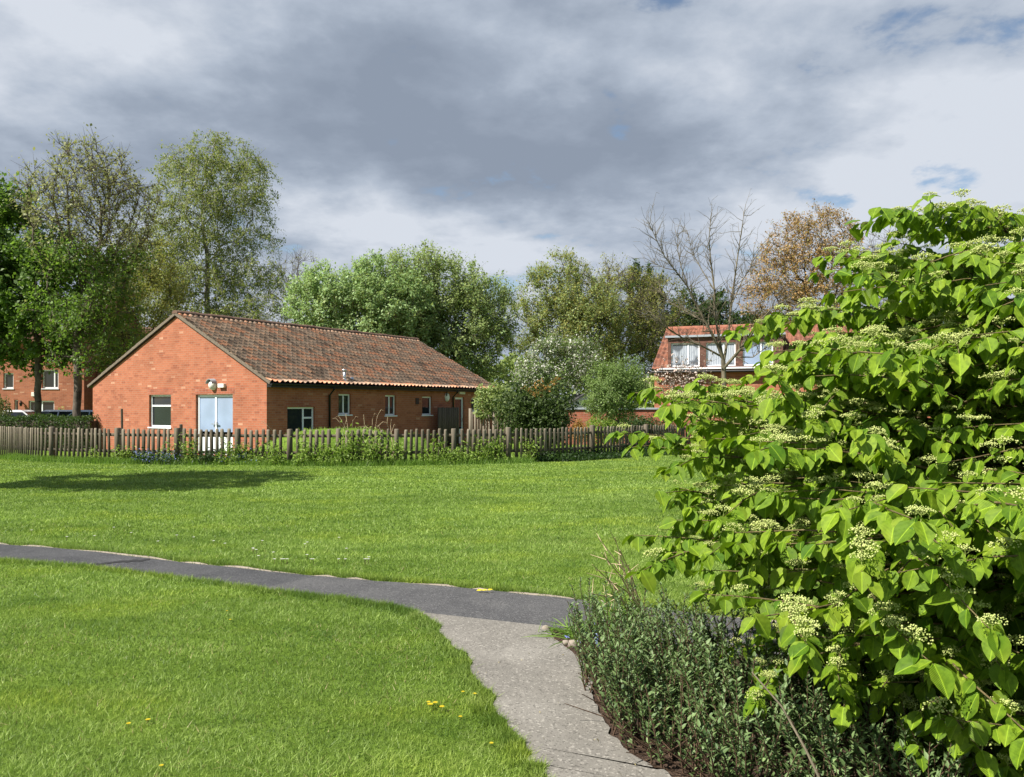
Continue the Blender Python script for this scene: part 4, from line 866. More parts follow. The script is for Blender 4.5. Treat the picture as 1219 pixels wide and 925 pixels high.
def car(label, loc, rz, paint):
    o = empty('parked_car', loc, rz, label, 'car', 'cars parked behind the hedge')
    st_ = [(-2.05, 0.38, 0.62, 0.70), (-1.9, 0.28, 0.82, 0.80), (-1.2, 0.22, 0.93, 0.86), (-0.3, 0.2, 0.96, 0.88), (0.8, 0.2, 0.96, 0.88), (1.6, 0.24, 0.94, 0.86), (1.98, 0.30, 0.86, 0.80), (2.1, 0.42, 0.66, 0.72)]
    m_ = MB(); rings = []
    for x, z0, z1, w in st_:
        b0 = len(m_.v); rings.append(b0); m_.v += [(x, -w * 0.9, z0), (x, -w, z0 + 0.18), (x, -w * 0.97, z1 - 0.12), (x, -w * 0.86, z1), (x, w * 0.86, z1), (x, w * 0.97, z1 - 0.12), (x, w, z0 + 0.18), (x, w * 0.9, z0)]
    for a_, b_ in zip(rings, rings[1:]): m_.f += [(a_ + i_, a_ + (i_ + 1) % 8, b_ + (i_ + 1) % 8, b_ + i_) for i_ in range(8)]
    m_.f += [tuple(rings[0] + i_ for i_ in reversed(range(8))), tuple(rings[-1] + i_ for i_ in range(8))]
    m_.build('body', paint, o, bevel=0.03, smooth=True)
    g = MB(); bot = [(-1.15, 0.8), (1.75, 0.8)]; top = [(-0.35, 0.66), (1.2, 0.64)]
    c = [(-1.2, -0.80, 0.90), (1.8, -0.80, 0.90), (1.8, 0.80, 0.90), (-1.2, 0.80, 0.90), (-0.40, -0.62, 1.40), (1.15, -0.60, 1.40), (1.15, 0.60, 1.40), (-0.40, 0.62, 1.40)]; g.hexa(c); g.build('windows', M['glass'], o, bevel=0.04)
    r_ = MB(); r_.hexa([(-0.46, -0.65, 1.385), (1.2, -0.63, 1.385), (1.2, 0.63, 1.385), (-0.46, 0.65, 1.385), (-0.25, -0.52, 1.47), (1.0, -0.50, 1.47), (1.0, 0.50, 1.47), (-0.25, 0.52, 1.47)])
    for s_ in (-1, 1):
        for (xa, xb) in ((-1.18, -0.42), (1.78, 1.16), (0.40, 0.38)):
            r_.tube([(xa, s_ * 0.80, 0.92), (xb, s_ * 0.63, 1.41)], 0.035, 6)
    r_.build('roof', paint, o, bevel=0.02)
    for x in (-1.3, 1.3):
        for s_ in (-1, 1):
            w_ = MB(); w_.tube([(x, s_ * 0.66, 0.31), (x, s_ * 0.87, 0.31)], 0.31, 18); wo_ = w_.build('wheel', M['black'], o); w2 = MB(); w2.tube([(x, s_ * 0.80, 0.31), (x, s_ * 0.88, 0.31)], 0.2, 14); w2.build('rim', M['steel'], wo_)
    for s_ in (-1, 1):
        for x, mt, nm in ((-2.0, M['lamp_white'], 'headlight'), (2.06, M['red_lens'], 'tail_light')):
            h_ = MB(); h_.box(x - 0.05, x + 0.05, s_ * 0.56 - 0.14, s_ * 0.56 + 0.14, 0.62, 0.74); h_.build(nm, mt, o, bevel=0.02)
    return o
M['red_lens'] = plain('red_lens', (0.4, 0.02, 0.02), 0.2)
car('white car with only its pale roof showing over the hedge at the left edge', gxy(2, 34.5), R(8), plain('white_paint', (0.75, 0.76, 0.78), 0.25, noise=0.03))
car('silver car between the two tree trunks behind the hedge', gxy(88, 36.5), R(185), plain('silver_paint', (0.42, 0.44, 0.47), 0.25, 0.5, noise=0.03))
car('blue grey car nosing out beside the brick gable behind the hedge', gxy(128, 35.0), R(170), plain('blue_grey_paint', (0.25, 0.31, 0.38), 0.25, 0.4, noise=0.03))

# ------------------------------------------------------------------ trees
tree('maple_tree', 'dense dark green maple tree at the left edge with an ash grey trunk', 'tree', 45, 33, [(40, 350, 80, 90), (-10, 330, 80, 110), (60, 415, 80, 55), (10, 435, 75, 40)], 'maple', 'bark', 1, n_att=1100, n_leaf=48000, size=0.16, step=0.42, start=0.3, tip=0.012, clump=0.75, twigs=4)
tree('maple_tree', 'stout dark trunked maple beside the brick gable with thin olive upper twigs', 'tree', 92, 31, [(112, 255, 80, 90), (105, 375, 62, 80), (65, 235, 45, 62), (150, 290, 45, 60)], [('sparse', 0.40, (0.42, 1.0)), ('maple', 0.60, (0.0, 0.52))], 'bark', 2, n_att=1500, n_leaf=24000, size=0.105, step=0.36, start=0.35, tip=0.012, twigs=6, upright=0.5, tw_len=0.6)
tree('birch_tree', 'tall airy birch with drooping twigs above the brick house', 'tree', 247, 50, [(258, 228, 72, 72), (218, 335, 95, 105), (300, 345, 52, 95), (180, 255, 52, 72), (318, 240, 20, 50), (165, 310, 60, 80)], [('birch', 0.85), ('feather', 0.15)], 'bark_birch', 3, n_att=2500, n_leaf=110000, size=0.105, step=0.5, start=0.9, tip=0.012, droop=0.55, twigs=5, tw_len=0.9, clump=0.7)
tree('young_tree', 'yellowish thin leaved tree in front of the brown roof left of the gable', 'tree', 150, 37, [(150, 395, 46, 56), (178, 340, 44, 60)], [('birch', 0.6), ('olive', 0.4)], 'bark_dark', 4, n_att=500, n_leaf=17000, size=0.10, step=0.4, clump=0.7, twigs=5)
tree('bare_tree', 'leafless twiggy tree rising right behind the birch', 'tree', 350, 60, [(352, 355, 40, 55)], 'sparse', 'bark', 5, n_att=380, n_leaf=900, size=0.12, step=0.5, twigs=6, tw_len=0.9, tip=0.014, upright=0.6)
tree('whitebeam_tree', 'pale green rounded tree directly behind the house ridge', 'tree', 415, 43, [(405, 372, 64, 56), (455, 372, 66, 66), (372, 388, 36, 48), (430, 425, 90, 55)], [('pale', 0.75), ('mid', 0.25)], 'bark', 6, n_att=2000, n_leaf=85000, size=0.125, step=0.38, twigs=5, upright=0.7, clump=0.35)
tree('coppiced_tree', 'grey green many stemmed tree with upright shoots behind the far end of the house', 'tree', 530, 45, [(500, 365, 66, 62), (556, 378, 62, 60), (520, 425, 90, 55), (598, 408, 40, 58)], [('mid', 0.85), ('pale', 0.15)], 'bark', 7, n_att=2200, n_leaf=90000, size=0.12, step=0.38, twigs=5, upright=1.1, tw_len=0.9, clump=0.35)
tree('willow_tree', 'slender pale green sapling leaved tree left of the dormer house', 'tree', 665, 49, [(662, 368, 40, 62), (692, 395, 54, 66), (632, 410, 48, 62)], [('mid', 0.65), ('olive', 0.35)], 'bark', 8, n_att=1300, n_leaf=55000, size=0.11, step=0.42, upright=0.9, twigs=5, clump=0.45, tw_len=0.8)
tree('ash_tree', 'brownish half leafless tree behind the left end of the dormer roof', 'tree', 740, 52, [(730, 378, 54, 66), (775, 385, 46, 60), (700, 365, 42, 55), (740, 425, 66, 42)], [('olive', 0.5), ('birch', 0.5)], 'bark', 9, n_att=1500, n_leaf=30000, size=0.10, step=0.42, twigs=6, tw_len=0.8, tip=0.014, upright=0.4, clump=0.5)
tree('yew_tree', 'small dark evergreen poking up behind the brownish tree', 'tree', 768, 57, [(768, 348, 24, 34), (770, 390, 30, 40)], 'hedge', 'bark_dark', 10, n_att=300, n_leaf=16000, size=0.16, step=0.45)
tree('yew_tree', 'dark evergreen tree behind the ridge of the dormer house', 'tree', 845, 56, [(835, 382, 48, 36), (880, 400, 46, 30)], 'hedge', 'bark_dark', 11, n_att=400, n_leaf=20000, size=0.16, step=0.45)
tree('hawthorn_tree', 'small tree covered in white blossom right of the house end', 'tree', 664, 36, [(638, 446, 24, 22), (662, 430, 28, 26), (692, 434, 24, 32), (674, 410, 18, 22), (622, 458, 20, 16), (702, 460, 16, 20)], [('white', 0.36), ('feather', 0.64)], 'bark', 12, n_att=600, n_leaf=17000, size=0.085, step=0.3, clump=1.0, twigs=6, tw_len=0.6)
tree('feathery_tree', 'small feathery green tree in front of the garden wall', 'tree', 737, 29, [(730, 466, 38, 34), (752, 455, 22, 28), (706, 474, 22, 18)], 'feather', 'bark', 13, n_att=600, n_leaf=24000, size=0.058, step=0.25, twigs=5, tw_len=0.35, tip=0.006, start=0.15, spread=0.07)
tree('magnolia_tree', 'thin twiggy tree dotted with pale pink blossom before the dormer house wall', 'tree', 812, 30, [(805, 462, 32, 34), (835, 448, 22, 22), (790, 475, 20, 24)], [('pink', 1.0)], 'bark_dark', 14, n_att=300, n_leaf=900, size=0.085, step=0.28, twigs=4, tip=0.007, start=0.2)
tree('copper_tree', 'tall orange brown leaved tree behind the dormer house roof', 'tree', 968, 56, [(968, 320, 66, 74), (920, 350, 44, 50), (1015, 322, 36, 56), (960, 378, 60, 34)], [('brown', 0.85), ('olive', 0.15)], 'bark_dark', 15, n_att=1600, n_leaf=30000, size=0.115, step=0.45, twigs=6, tip=0.013, clump=0.8, tw_len=0.7)
tree('bare_tree', 'leafless tree mostly hidden by the big flowering shrub right of the orange brown tree', 'tree', 1060, 62, [(1060, 320, 45, 55)], 'sparse', 'bark', 16, n_att=300, n_leaf=700, size=0.14, step=0.55, twigs=5, tw_len=1.0, tip=0.016, upright=0.5)
# a maple at the very left edge, and the tree left of the frame whose shadow lies across the lawn
tree('maple_tree', 'leafy maple branch hanging into the top left edge of the view', 'tree', -95, 35, [(-70, 260, 66, 85), (-40, 340, 60, 75), (-4, 205, 26, 44), (8, 260, 26, 40)], 'maple', 'bark', 17, n_att=600, n_leaf=22000, size=0.17, step=0.42, tip=0.013)
tree('shade_tree', 'broad leafy tree throwing the long shadow on the lawn from the left', 'tree', -275, 14.0, [(-275, 95, 165, 80), (-360, 130, 130, 80), (-195, 50, 80, 40), (-470, 150, 120, 80)], 'maple', 'bark', 18, n_att=500, n_leaf=13000, size=0.16, step=0.4, clump=0.95)
# the leafless tree before the dormer house: limbs as seen, twigs grown on them
def limb_tree():
    rng = np.random.default_rng(77); Z = 30.0; base = np.array(gxy(864, Z)); root = empty('leafless_tree', tuple(base), 0, 'bare branched tree with a forked trunk in front of the dormer windows', 'tree')
    limbs = [([(866, 545), (865, 500), (864, 470), (862, 440), (861, 428)], [0.16, 0.14, 0.125, 0.115, 0.11], 0),
             ([(861, 428), (855, 412), (842, 385), (828, 358), (818, 338), (806, 322), (792, 305), (781, 285), (772, 264)], [0.08, 0.07, 0.055, 0.045, 0.038, 0.032, 0.026, 0.018, 0.01], -0.5),
             ([(861, 430), (858, 405), (853, 375), (850, 345), (846, 315), (843, 285), (846, 258)], [0.075, 0.06, 0.05, 0.042, 0.033, 0.022, 0.012], 0.5),
             ([(862, 428), (868, 395), (872, 360), (875, 325), (880, 290), (886, 252)], [0.07, 0.055, 0.045, 0.035, 0.025, 0.011], 0.2),
             ([(862, 438), (876, 425), (890, 405), (902, 385), (920, 365), (940, 355)], [0.08, 0.07, 0.055, 0.04, 0.028, 0.014], -0.7),
             ([(860, 425), (838, 414), (815, 402), (795, 391), (776, 378), (764, 362)], [0.055, 0.045, 0.035, 0.027, 0.02, 0.011], -0.9),
             ([(818, 338), (812, 318), (808, 300), (806, 278)], [0.03, 0.024, 0.016, 0.009], 0.3), ([(850, 345), (836, 322), (824, 300), (818, 275)], [0.03, 0.024, 0.016, 0.009], 0.7),
             ([(872, 360), (884, 335), (893, 318), (898, 300)], [0.03, 0.022, 0.015, 0.008], 0.4), ([(842, 385), (820, 372), (800, 362), (784, 345)], [0.032, 0.024, 0.017, 0.009], 0.8),
             ([(806, 322), (790, 320), (776, 312)], [0.025, 0.016, 0.008], 0.2), ([(876, 425), (896, 424), (912, 416), (930, 415)], [0.035, 0.025, 0.016, 0.008], -0.6)]
    parts, starts = [], []
    for pts, rs, dep in limbs:
        P = np.array([at(x, y, Z + dep * k / len(pts) * 2.0) for k, (x, y) in enumerate(pts)]) - base
        if dep == 0: P[0, 2] = 0
        P[1:-1] += rng.normal(0, 0.03, P[1:-1].shape)
        for k in range(len(P) - 1):
            parts.append(tubes(P[k:k + 1], P[k + 1:k + 2], np.array(rs[k:k + 1]) * 0.82, np.array(rs[k + 1:k + 2]) * 0.82, 8))
            if dep != 0 and k > 0:
                for _ in range(11): f = rng.random(); starts.append((P[k] * (1 - f) + P[k + 1] * f, unit(P[k + 1] - P[k]), rs[k] * 0.35))
    for p, d, r in starts:
        a = p; dd = unit(d + rng.normal(0, 0.8, 3) + np.array((0, 0, 0.5))); ln = 0.45 + 0.9 * rng.random(); r = max(r, 0.011)
        for k in range(3):
            b = a + dd * ln / 3 * (0.8 + 0.4 * rng.random()); parts.append(tubes(a[None], b[None], np.array([r * (1 - k * 0.25)]), np.array([r * (0.75 - k * 0.22)]), 4))
            if rng.random() < 0.7:
                s = unit(dd + rng.normal(0, 0.8, 3)); parts.append(tubes(b[None], (b + s * (0.12 + 0.25 * rng.random()))[None], np.array([r * 0.5]), np.array([0.004]), 3))
            a = b; dd = unit(dd + rng.normal(0, 0.3, 3) + np.array((0, 0, 0.15)))
    V, Fs = joined(parts); link('trunk', np_mesh('trunk', V, Fs, smooth=True), M['bark_pale'], root)
limb_tree()
def bush(name, label, px0, px1, py_top, Y, h_base, n, leaf, size, seed, cat='shrub', tops=None, lumps=5, depth=None):
    """rounded shrub of leaf clumps on short stems"""
    rng = np.random.default_rng(seed); c = np.array(gxy((px0 + px1) / 2, Y)); rx = (px1 - px0) / 2 / F * Y; top = EYE + (HZ - py_top) / F * Y; o = empty(name, tuple(c), 0, label, cat)
    cs = np.stack([rng.uniform(-0.55, 0.55, lumps) * rx, rng.uniform(-0.5, 0.5, lumps) * (depth or rx), h_base + (top - h_base) * rng.uniform(0.35, 0.68, lumps)], 1); rad = np.stack([np.full(lumps, rx * 0.5), np.full(lumps, (depth or rx) * 0.5), np.full(lumps, (top - h_base) * 0.36)], 1) * rng.uniform(0.8, 1.15, (lumps, 1))
    j = rng.integers(0, lumps, n); dirs = unit(rng.normal(size=(n, 3))); P = cs[j] + dirs * rad[j] * (rng.random((n, 1)) ** 0.25) * (1 + 0.10 * np.sin(dirs[:, :1] * 7 + j[:, None]) + 0.08 * np.sin(dirs[:, 2:] * 9)); P = P[P[:, 2] > 0.03]
    hi = (np.linalg.norm(P - np.array((rx * 0.15, -0.2, P[:, 2].max())), axis=1) < 0.5 * rx) & (rng.random(len(P)) < 0.5) if tops else np.zeros(len(P), bool)
    leaf_cloud(rng, P[~hi], leaf, size, o, N0=np.array([-0.3, -0.3, 0.7]))
    if tops: leaf_cloud(rng, P[hi], tops, size, o, 'red_leaves')
    st = [tubes(np.zeros((1, 3)) + rng.normal(0, 0.08, (1, 3)) * 0.0, cs[k:k + 1], np.array([0.03]), np.array([0.012]), 5) for k in range(lumps)]
    V, Fs = joined(st); link('stems', np_mesh('stems', V, Fs), M['bark_dark'], o); return o
bush('photinia_shrub', 'large dark green rounded shrub with reddish young tips behind the fence', 586, 684, 456, 26.5, 0.1, 14000, 'dark', 0.125, 41, tops='red_tip', lumps=8)
bush('climbing_shrub', 'greyish pale leaved shrub spilling over the slatted fence by the house corner', 562, 618, 456, 28.2, 0.9, 5000, 'mid', 0.12, 42, lumps=6, depth=0.6)
bush('low_shrub', 'bright green low mound of shrub in front of the garden wall', 698, 745, 493, 31, 0, 3000, 'bramble', 0.1, 43)
bush('low_shrub', 'dark low spreading shrub before the garden wall under the feathery tree', 722, 812, 492, 31.5, 0, 4500, 'hedge', 0.11, 44, lumps=8)
bush('low_shrub', 'reddish brown low shrub beside the round dark shrub by the garden wall', 672, 702, 499, 30, 0, 1500, 'red_tip', 0.08, 45)
bush('round_shrub', 'pale leaved shrub at the left edge before the brick house', -30, 10, 468, 33, 0, 2500, 'sparse', 0.13, 46)
bush('round_shrub', 'small yellow green potted shrub between the trunks at the left house', 60, 76, 486, 39, 0, 900, 'olive', 0.15, 47, lumps=3)
# a mass of far growth closing the gaps behind the houses
def far_wood():
    rng = np.random.default_rng(61); n = 60000; x = rng.uniform(-62, 52, n); hgt = 5.2 + 1.3 * np.sin(x * 0.35) + 0.9 * np.sin(x * 0.9 + 2)
    z = rng.random(n) ** 0.8 * hgt; y = 66 + rng.uniform(-3, 3, n) * (1 - z / 9) + 2 * np.sin(x * 0.2)
    P = np.stack([x, y, z], 1); o = leaf_cloud(rng, P, 'mid', 0.42, None, 'far_wood', shape=QUAD, faces=QF); tag(o, 'dim green mass of distant trees and scrub behind the houses', 'wood', kind='stuff')
far_wood()

# ------------------------------------------------------------------ plants along the fence
def fence_plant(name, label, px, Y_off, h, w, n, leaf, size, seed, flowers=None, group=None):
    rng = np.random.default_rng(seed); s = fs_at(px); p, t = fl(s); nrm_ = np.array((t[1], -t[0])); c = np.array((*(p[:2] + nrm_ * Y_off), 0)); o = empty(name, tuple(c), math.atan2(t[1], t[0]), label, 'plant', group)
    ns = max(6, n // 40); st = []; LP = []
    for k in range(ns):
        a = np.array((rng.normal(0, w * 0.4), rng.normal(0, 0.08), 0)); d = unit(np.array((rng.normal(0, 0.35), rng.normal(0, 0.2), 1.0))); ln = h * rng.uniform(0.45, 1.05); b = a
        for q in range(4):
            b2 = b + d * ln / 4; st.append(tubes(b[None], b2[None], np.array([0.006]), np.array([0.004]), 3)); d = unit(d + rng.normal(0, 0.25, 3) * np.array((1, 0.5, 0.6)))
            for _ in range(max(1, int(n * 2.3) // ns // 4)): LP.append(b + (b2 - b) * rng.random() + rng.normal(0, 0.085, 3) * np.array((1.2, 0.8, 1)))
            b = b2
    V, Fs = joined(st); link('stems', np_mesh('stems', V, Fs), M['stem'], o)
    LP = np.array(LP); LP[:, 2] = np.maximum(LP[:, 2], 0.02); leaf_cloud(rng, LP, leaf, size, o, N0=np.array([-0.2, -0.8, 0.5]))
    if flowers:
        FP = LP[rng.choice(len(LP), flowers[1])] + np.array((0, -0.03, 0.08)); leaf_cloud(rng, FP, flowers[0], flowers[2], o, 'flowers', shape=QUAD, faces=QF)
    return o
fp = fence_plant
fp('bramble', 'bright green climber filling the fence bay right of the middle post', 438, 0.10, 1.05, 1.6, 850, 'bramble', 0.095, 101)
fp('bramble', 'leafy bramble heaped against the pickets beneath the grassy mound', 388, 0.13, 0.72, 0.9, 420, 'bramble', 0.095, 102)
fp('bramble', 'bramble scrambling up the fence in front of the gable corner', 312, 0.12, 0.85, 1.2, 480, 'bramble', 0.08, 103)
fp('bramble', 'thin leafy climber on the fence right of the double door', 225, 0.12, 0.95, 0.8, 330, 'bramble', 0.075, 104)
fp('bramble', 'pale sprawling weed at the foot of the fence below the gable window', 152, 0.14, 0.55, 0.9, 260, 'bramble', 0.075, 105)
fp('bramble', 'tall leafy climber wound round the pickets left of the fence bend', 582, 0.12, 0.95, 0.8, 420, 'bramble', 0.09, 106)
fp('bramble', 'small bright climber on the pickets in front of the round dark shrub', 627, 0.10, 0.9, 0.35, 130, 'bramble', 0.085, 107)
fp('bramble', 'low spreading weed under the fence in front of the side door', 520, 0.16, 0.5, 1.3, 430, 'bramble', 0.08, 108)
fp('bluebell_clump', 'clump of bluish bluebells at the fence foot below the gable', 190, 0.30, 0.34, 1.0, 420, 'ivy', 0.09, 109, ('blue', 260, 0.045))
fp('bluebell_clump', 'smaller patch of bluebells at the post below the double door', 292, 0.28, 0.28, 0.7, 260, 'bramble', 0.08, 110, ('blue', 90, 0.04))
fp('bramble', 'dark trailing weed spilling out at the fence foot near the double door', 258, 0.26, 0.42, 1.2, 420, 'ivy', 0.085, 111)
fp('bramble', 'low bright weed at the fence foot under the low side window', 352, 0.30, 0.32, 1.2, 380, 'bramble', 0.085, 112)
fp('bramble', 'pale low weed at the fence foot left of the tall climber', 545, 0.25, 0.4, 0.7, 200, 'bramble', 0.08, 113)
# dry arching stems above the mound
for k, (px, py, Y, lab) in enumerate(((415, 492, 23.2, 'dry arching weed stems leaning before the first small side window'), (330, 500, 22.6, 'single dry curled weed stem at the sunlit house corner'), (437, 489, 23.0, 'dry upright weed stems right of the first small side window'), (460, 497, 22.6, 'dry bent weed stems below the second small side window'))):
    rng = np.random.default_rng(200 + k); c = np.array(gxy(px, Y)); c[2] = float(ground_z(c[0], c[1])); st = MB(); top = EYE + (HZ - py) / F * Y - c[2]
    for q in range(1 if k == 1 else 5):
        a = rng.normal(0, 0.10, 2); b = a + rng.normal(0, 0.22, 2); hh = top * rng.uniform(0.75, 1.05)
        st.tube([(a[0], a[1], 0), ((a[0] * 2 + b[0]) / 3, a[1], hh * 0.5), (b[0] * 0.8, b[1], hh * 0.85), (b[0] * 1.2, b[1], hh), (b[0] * 1.5, b[1], hh * 0.97)], [0.008, 0.007, 0.006, 0.006, 0.003], 5)
    o = st.build('dry_weed', M['straw']); o.location = c; tag(o, lab, 'plant')

# ------------------------------------------------------------------ grass
def blades(name, label, P, h, w, leaf, seed, lean=0.5, tint=None, kind='stuff', cat='grass', clump=None):
    rng = np.random.default_rng(seed); n = len(P); a = rng.uniform(0, 2 * np.pi, n); t = np.stack([np.cos(a), np.sin(a), np.zeros(n)], 1)
    b = rng.uniform(0, 2 * np.pi, n); ld = np.stack([np.cos(b), np.sin(b), np.zeros(n)], 1) * np.abs(rng.normal(0, lean, n))[:, None]
    h = h * rng.uniform(0.55, 1.3, n); tip = P + ld * h[:, None]; tip[:, 2] += h; hw = (w * 0.5 * rng.uniform(0.7, 1.3, n))[:, None] * t
    V = np.stack([P - hw, P + hw, tip], 1).reshape(-1, 3); i_ = np.arange(n)[:, None] * 3 + np.arange(3)[None]
    tt = np.repeat(np.clip((tint if tint is not None else 0.45) + rng.normal(0, 0.27, n), 0, 1), 3)
    o = link(name, np_mesh(name, V, [i_], tt), L[leaf]); return tag(o, label, cat, kind=kind)
grng = np.random.default_rng(8)
def scatter(y0, y1, dens, wide=0.76, margin=2.4):
    A_ = wide * (y1 ** 2 - y0 ** 2) + 2 * margin * (y1 - y0); n = int(A_ * dens); y = np.sqrt(grng.random(n) * (y1 ** 2 - y0 ** 2) + y0 ** 2); x = grng.uniform(-1, 1, n) * (wide * y + margin); return np.stack([x, y, np.zeros(n)], 1)
def patchy(x, y):
    w = 0.20 * np.sin(x * 1.3 + 1.1 * np.sin(y * 0.9)) * np.sin(y * 1.9 + 0.6 * np.sin(x * 1.7)) + 0.14 * np.sin(y * 7.5 + 1.5 * np.sin(x * 1.1))
    w = w + 0.24 * np.sin(x * 4.1 + y * 2.3 + 2 * np.sin(y * 3 + x)) * np.sin(y * 5.2 - x + 1.7 * np.sin(x * 2.9)) + 0.17 * np.sin(x * 13 + 3 * np.sin(y * 4)) * np.sin(y * 11 + 2 * np.sin(x * 5))
    w = w * 0.8 + 0.16 * np.sin(y * 2.3 + 0.5 * np.sin(x * 0.5) + 0.12 * x) * (0.6 + 0.4 * np.sin(x * 0.37 + y)) + 0.10 * np.sin(y * 0.9 + 0.3 * x)
    return np.clip(0.5 + w, 0, 1)
fence_y = lambda x: np.interp(x, FL[:, 0], FL[:, 1])
allP, allH, allW = [], [], []
for y0, y1, dens, h, w in ((2.6, 4.6, 10500, 0.027, 0.0038), (4.6, 6.8, 6500, 0.028, 0.005), (6.8, 10, 3200, 0.029, 0.0075), (10, 15, 1500, 0.032, 0.012), (15, 27, 520, 0.032, 0.022)):
    P = scatter(y0, y1, dens); ok = ~(inpoly(P, PATH1) | inpoly(P, PATH2) | inpoly(P, bed_poly)) & (P[:, 1] < fence_y(P[:, 0]) - 0.05) & (P[:, 0] < 7)
    P = P[ok]; P[:, 2] = ground_z(P[:, 0], P[:, 1]); allP.append(P); pt = patchy(P[:, 0], P[:, 1]); allH.append(h * (0.7 + 0.55 * pt)); allW.append(np.full(len(P), w))
P = np.concatenate(allP); pt = patchy(P[:, 0], P[:, 1]); fine = 0.12 * np.sin(P[:, 0] * 0.8 + 2.1) * np.sin(P[:, 1] * 0.7)
blades('lawn_grass', 'short mown green grass covering the lawn', P, np.concatenate(allH), np.concatenate(allW), 'grass', 9, 0.95, 0.08 + 0.72 * pt + fine)
dp_ = np.concatenate([scatter(2.6, 6, 420), scatter(6, 11, 120)]); dp_ = dp_[~(inpoly(dp_, PATH1) | inpoly(dp_, PATH2) | inpoly(dp_, bed_poly))]; dp_ = dp_[grng.random(len(dp_)) < np.clip(1.3 - 1.6 * patchy(dp_[:, 0] * 0.7 + 3, dp_[:, 1] * 0.7), 0.05, 1)]
L['thatch'] = leaf_mat('dry_thatch', (0.22, 0.18, 0.075), (0.42, 0.36, 0.17), (0.3, 0.26, 0.1), tw=0.2)
blades('dry_grass', 'dry straw coloured blades scattered through the near lawn', dp_, np.full(len(dp_), 0.026), 0.0045, 'thatch', 14, 1.2, 0.5)
# longer blades along path edges and the fence foot
def along(Lp, n, off, sd):
    k = grng.integers(0, len(Lp) - 1, n); f = grng.random((n, 1)); p = Lp[k] * (1 - f) + Lp[k + 1] * f; t = unit(Lp[k + 1] - Lp[k]); q = np.stack([-t[:, 1], t[:, 0], np.zeros(n)], 1); p = p + q * (off + np.abs(grng.normal(0, sd, n)) * np.sign(off))[:, None]; p[:, 2] = 0; return p
vis = lambda Lp: Lp[(np.abs(Lp[:, 0]) < 0.8 * Lp[:, 1] + 2.2) & (Lp[:, 1] > 2.4)]
E1 = along(vis(UP), 14000, 0.03, 0.05); E2 = along(vis(LO[LO[:, 0] < gp(497, 731)[0]]), 11000, -0.01, 0.05); E3 = along(vis(LL), 9000, -0.01, 0.05)
E3 = E3[~inpoly(E3, PATH2)]; E2 = E2[~inpoly(E2, PATH1)]
blades('edge_grass', 'slightly longer grass overhanging the path edges', np.concatenate([E1, E2, E3]), np.concatenate([np.full(len(E1), 0.062), np.full(len(E2), 0.05), np.full(len(E3), 0.045)]), 0.006, 'grass', 10, 0.7, 0.42)
E4 = along(FL[(FL[:, 0] > -16) & (FL[:, 0] < 0.6)], 22000, -0.05, 0.20); E4 = E4[E4[:, 1] < fence_y(E4[:, 0]) + 0.3]
blades('tall_grass', 'taller uncut grass along the foot of the picket fence', E4, 0.16, 0.016, 'tuft', 11, 0.45, 0.35)
E5 = np.stack([grng.uniform(-15, 9, 16000), grng.uniform(0, 9, 16000), np.zeros(16000)], 1); E5[:, 1] += fence_y(E5[:, 0]) + 0.15; E5[:, 2] = ground_z(E5[:, 0], E5[:, 1])
hl = np.stack([(E5[:, 0] - HO[0]) * dx[0] + (E5[:, 1] - HO[1]) * dx[1], (E5[:, 0] - HO[0]) * dy[0] + (E5[:, 1] - HO[1]) * dy[1]], 1); E5 = E5[~((hl[:, 0] > -0.1) & (hl[:, 1] > -0.1) & (hl[:, 1] < WID + 0.1) & (hl[:, 0] < LEN))]
blades('garden_grass', 'garden grass and the grassy mound behind the pickets', E5, 0.08, 0.03, 'grass', 12, 0.8, 0.5)
# dark ground cover before the shaded right part of the fence
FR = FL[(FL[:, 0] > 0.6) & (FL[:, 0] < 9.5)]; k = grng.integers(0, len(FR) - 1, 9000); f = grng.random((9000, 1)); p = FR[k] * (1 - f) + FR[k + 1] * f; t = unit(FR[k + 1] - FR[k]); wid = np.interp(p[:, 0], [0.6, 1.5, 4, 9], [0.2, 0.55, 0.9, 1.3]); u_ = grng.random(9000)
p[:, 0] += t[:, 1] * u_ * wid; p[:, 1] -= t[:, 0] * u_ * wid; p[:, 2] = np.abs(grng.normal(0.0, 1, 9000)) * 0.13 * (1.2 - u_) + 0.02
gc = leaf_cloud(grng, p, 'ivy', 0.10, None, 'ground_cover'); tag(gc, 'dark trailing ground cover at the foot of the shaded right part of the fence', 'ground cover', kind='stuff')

# ------------------------------------------------------------------ flowers on the lawn
def flower_mesh(n_pet, size, leafname, h, rng):
    a = np.linspace(0, 2 * np.pi, n_pet, endpoint=False); D = np.stack([np.cos(a), np.sin(a), np.full(n_pet, 0.25)], 1); P = np.tile(np.array((0, 0, h)), (n_pet, 1)); N = np.tile(np.array((0, 0, 1.0)), (n_pet, 1))
    V, Fs, t, _ = inst(QUAD, QF, P, D, N, np.full(n_pet, size), rng); return np_mesh('petals', V, Fs, t)
rngf = np.random.default_rng(88); dm_ = flower_mesh(14, 0.024, 'yellow', 0.045, rngf); da_ = flower_mesh(10, 0.017, 'daisy', 0.05, rngf)
stalk = MB(); stalk.tube([(0, 0, 0), (0.003, 0, 0.025), (0, 0, 0.046)], 0.0018, 5); stalk_me = None
def flower(me, mat, px, py, name, label, group, sc=1.0):
    global stalk_me
    o = empty(name, gp(px, py), rngf.uniform(0, 6), label, 'flower', group); o.scale = (sc, sc, sc)
    a = link('petals', me, mat, o)
    if stalk_me is None: s_ = stalk.build('stalk', M['stem'], o); stalk_me = s_.data
    else: link('stalk', stalk_me, None, o)
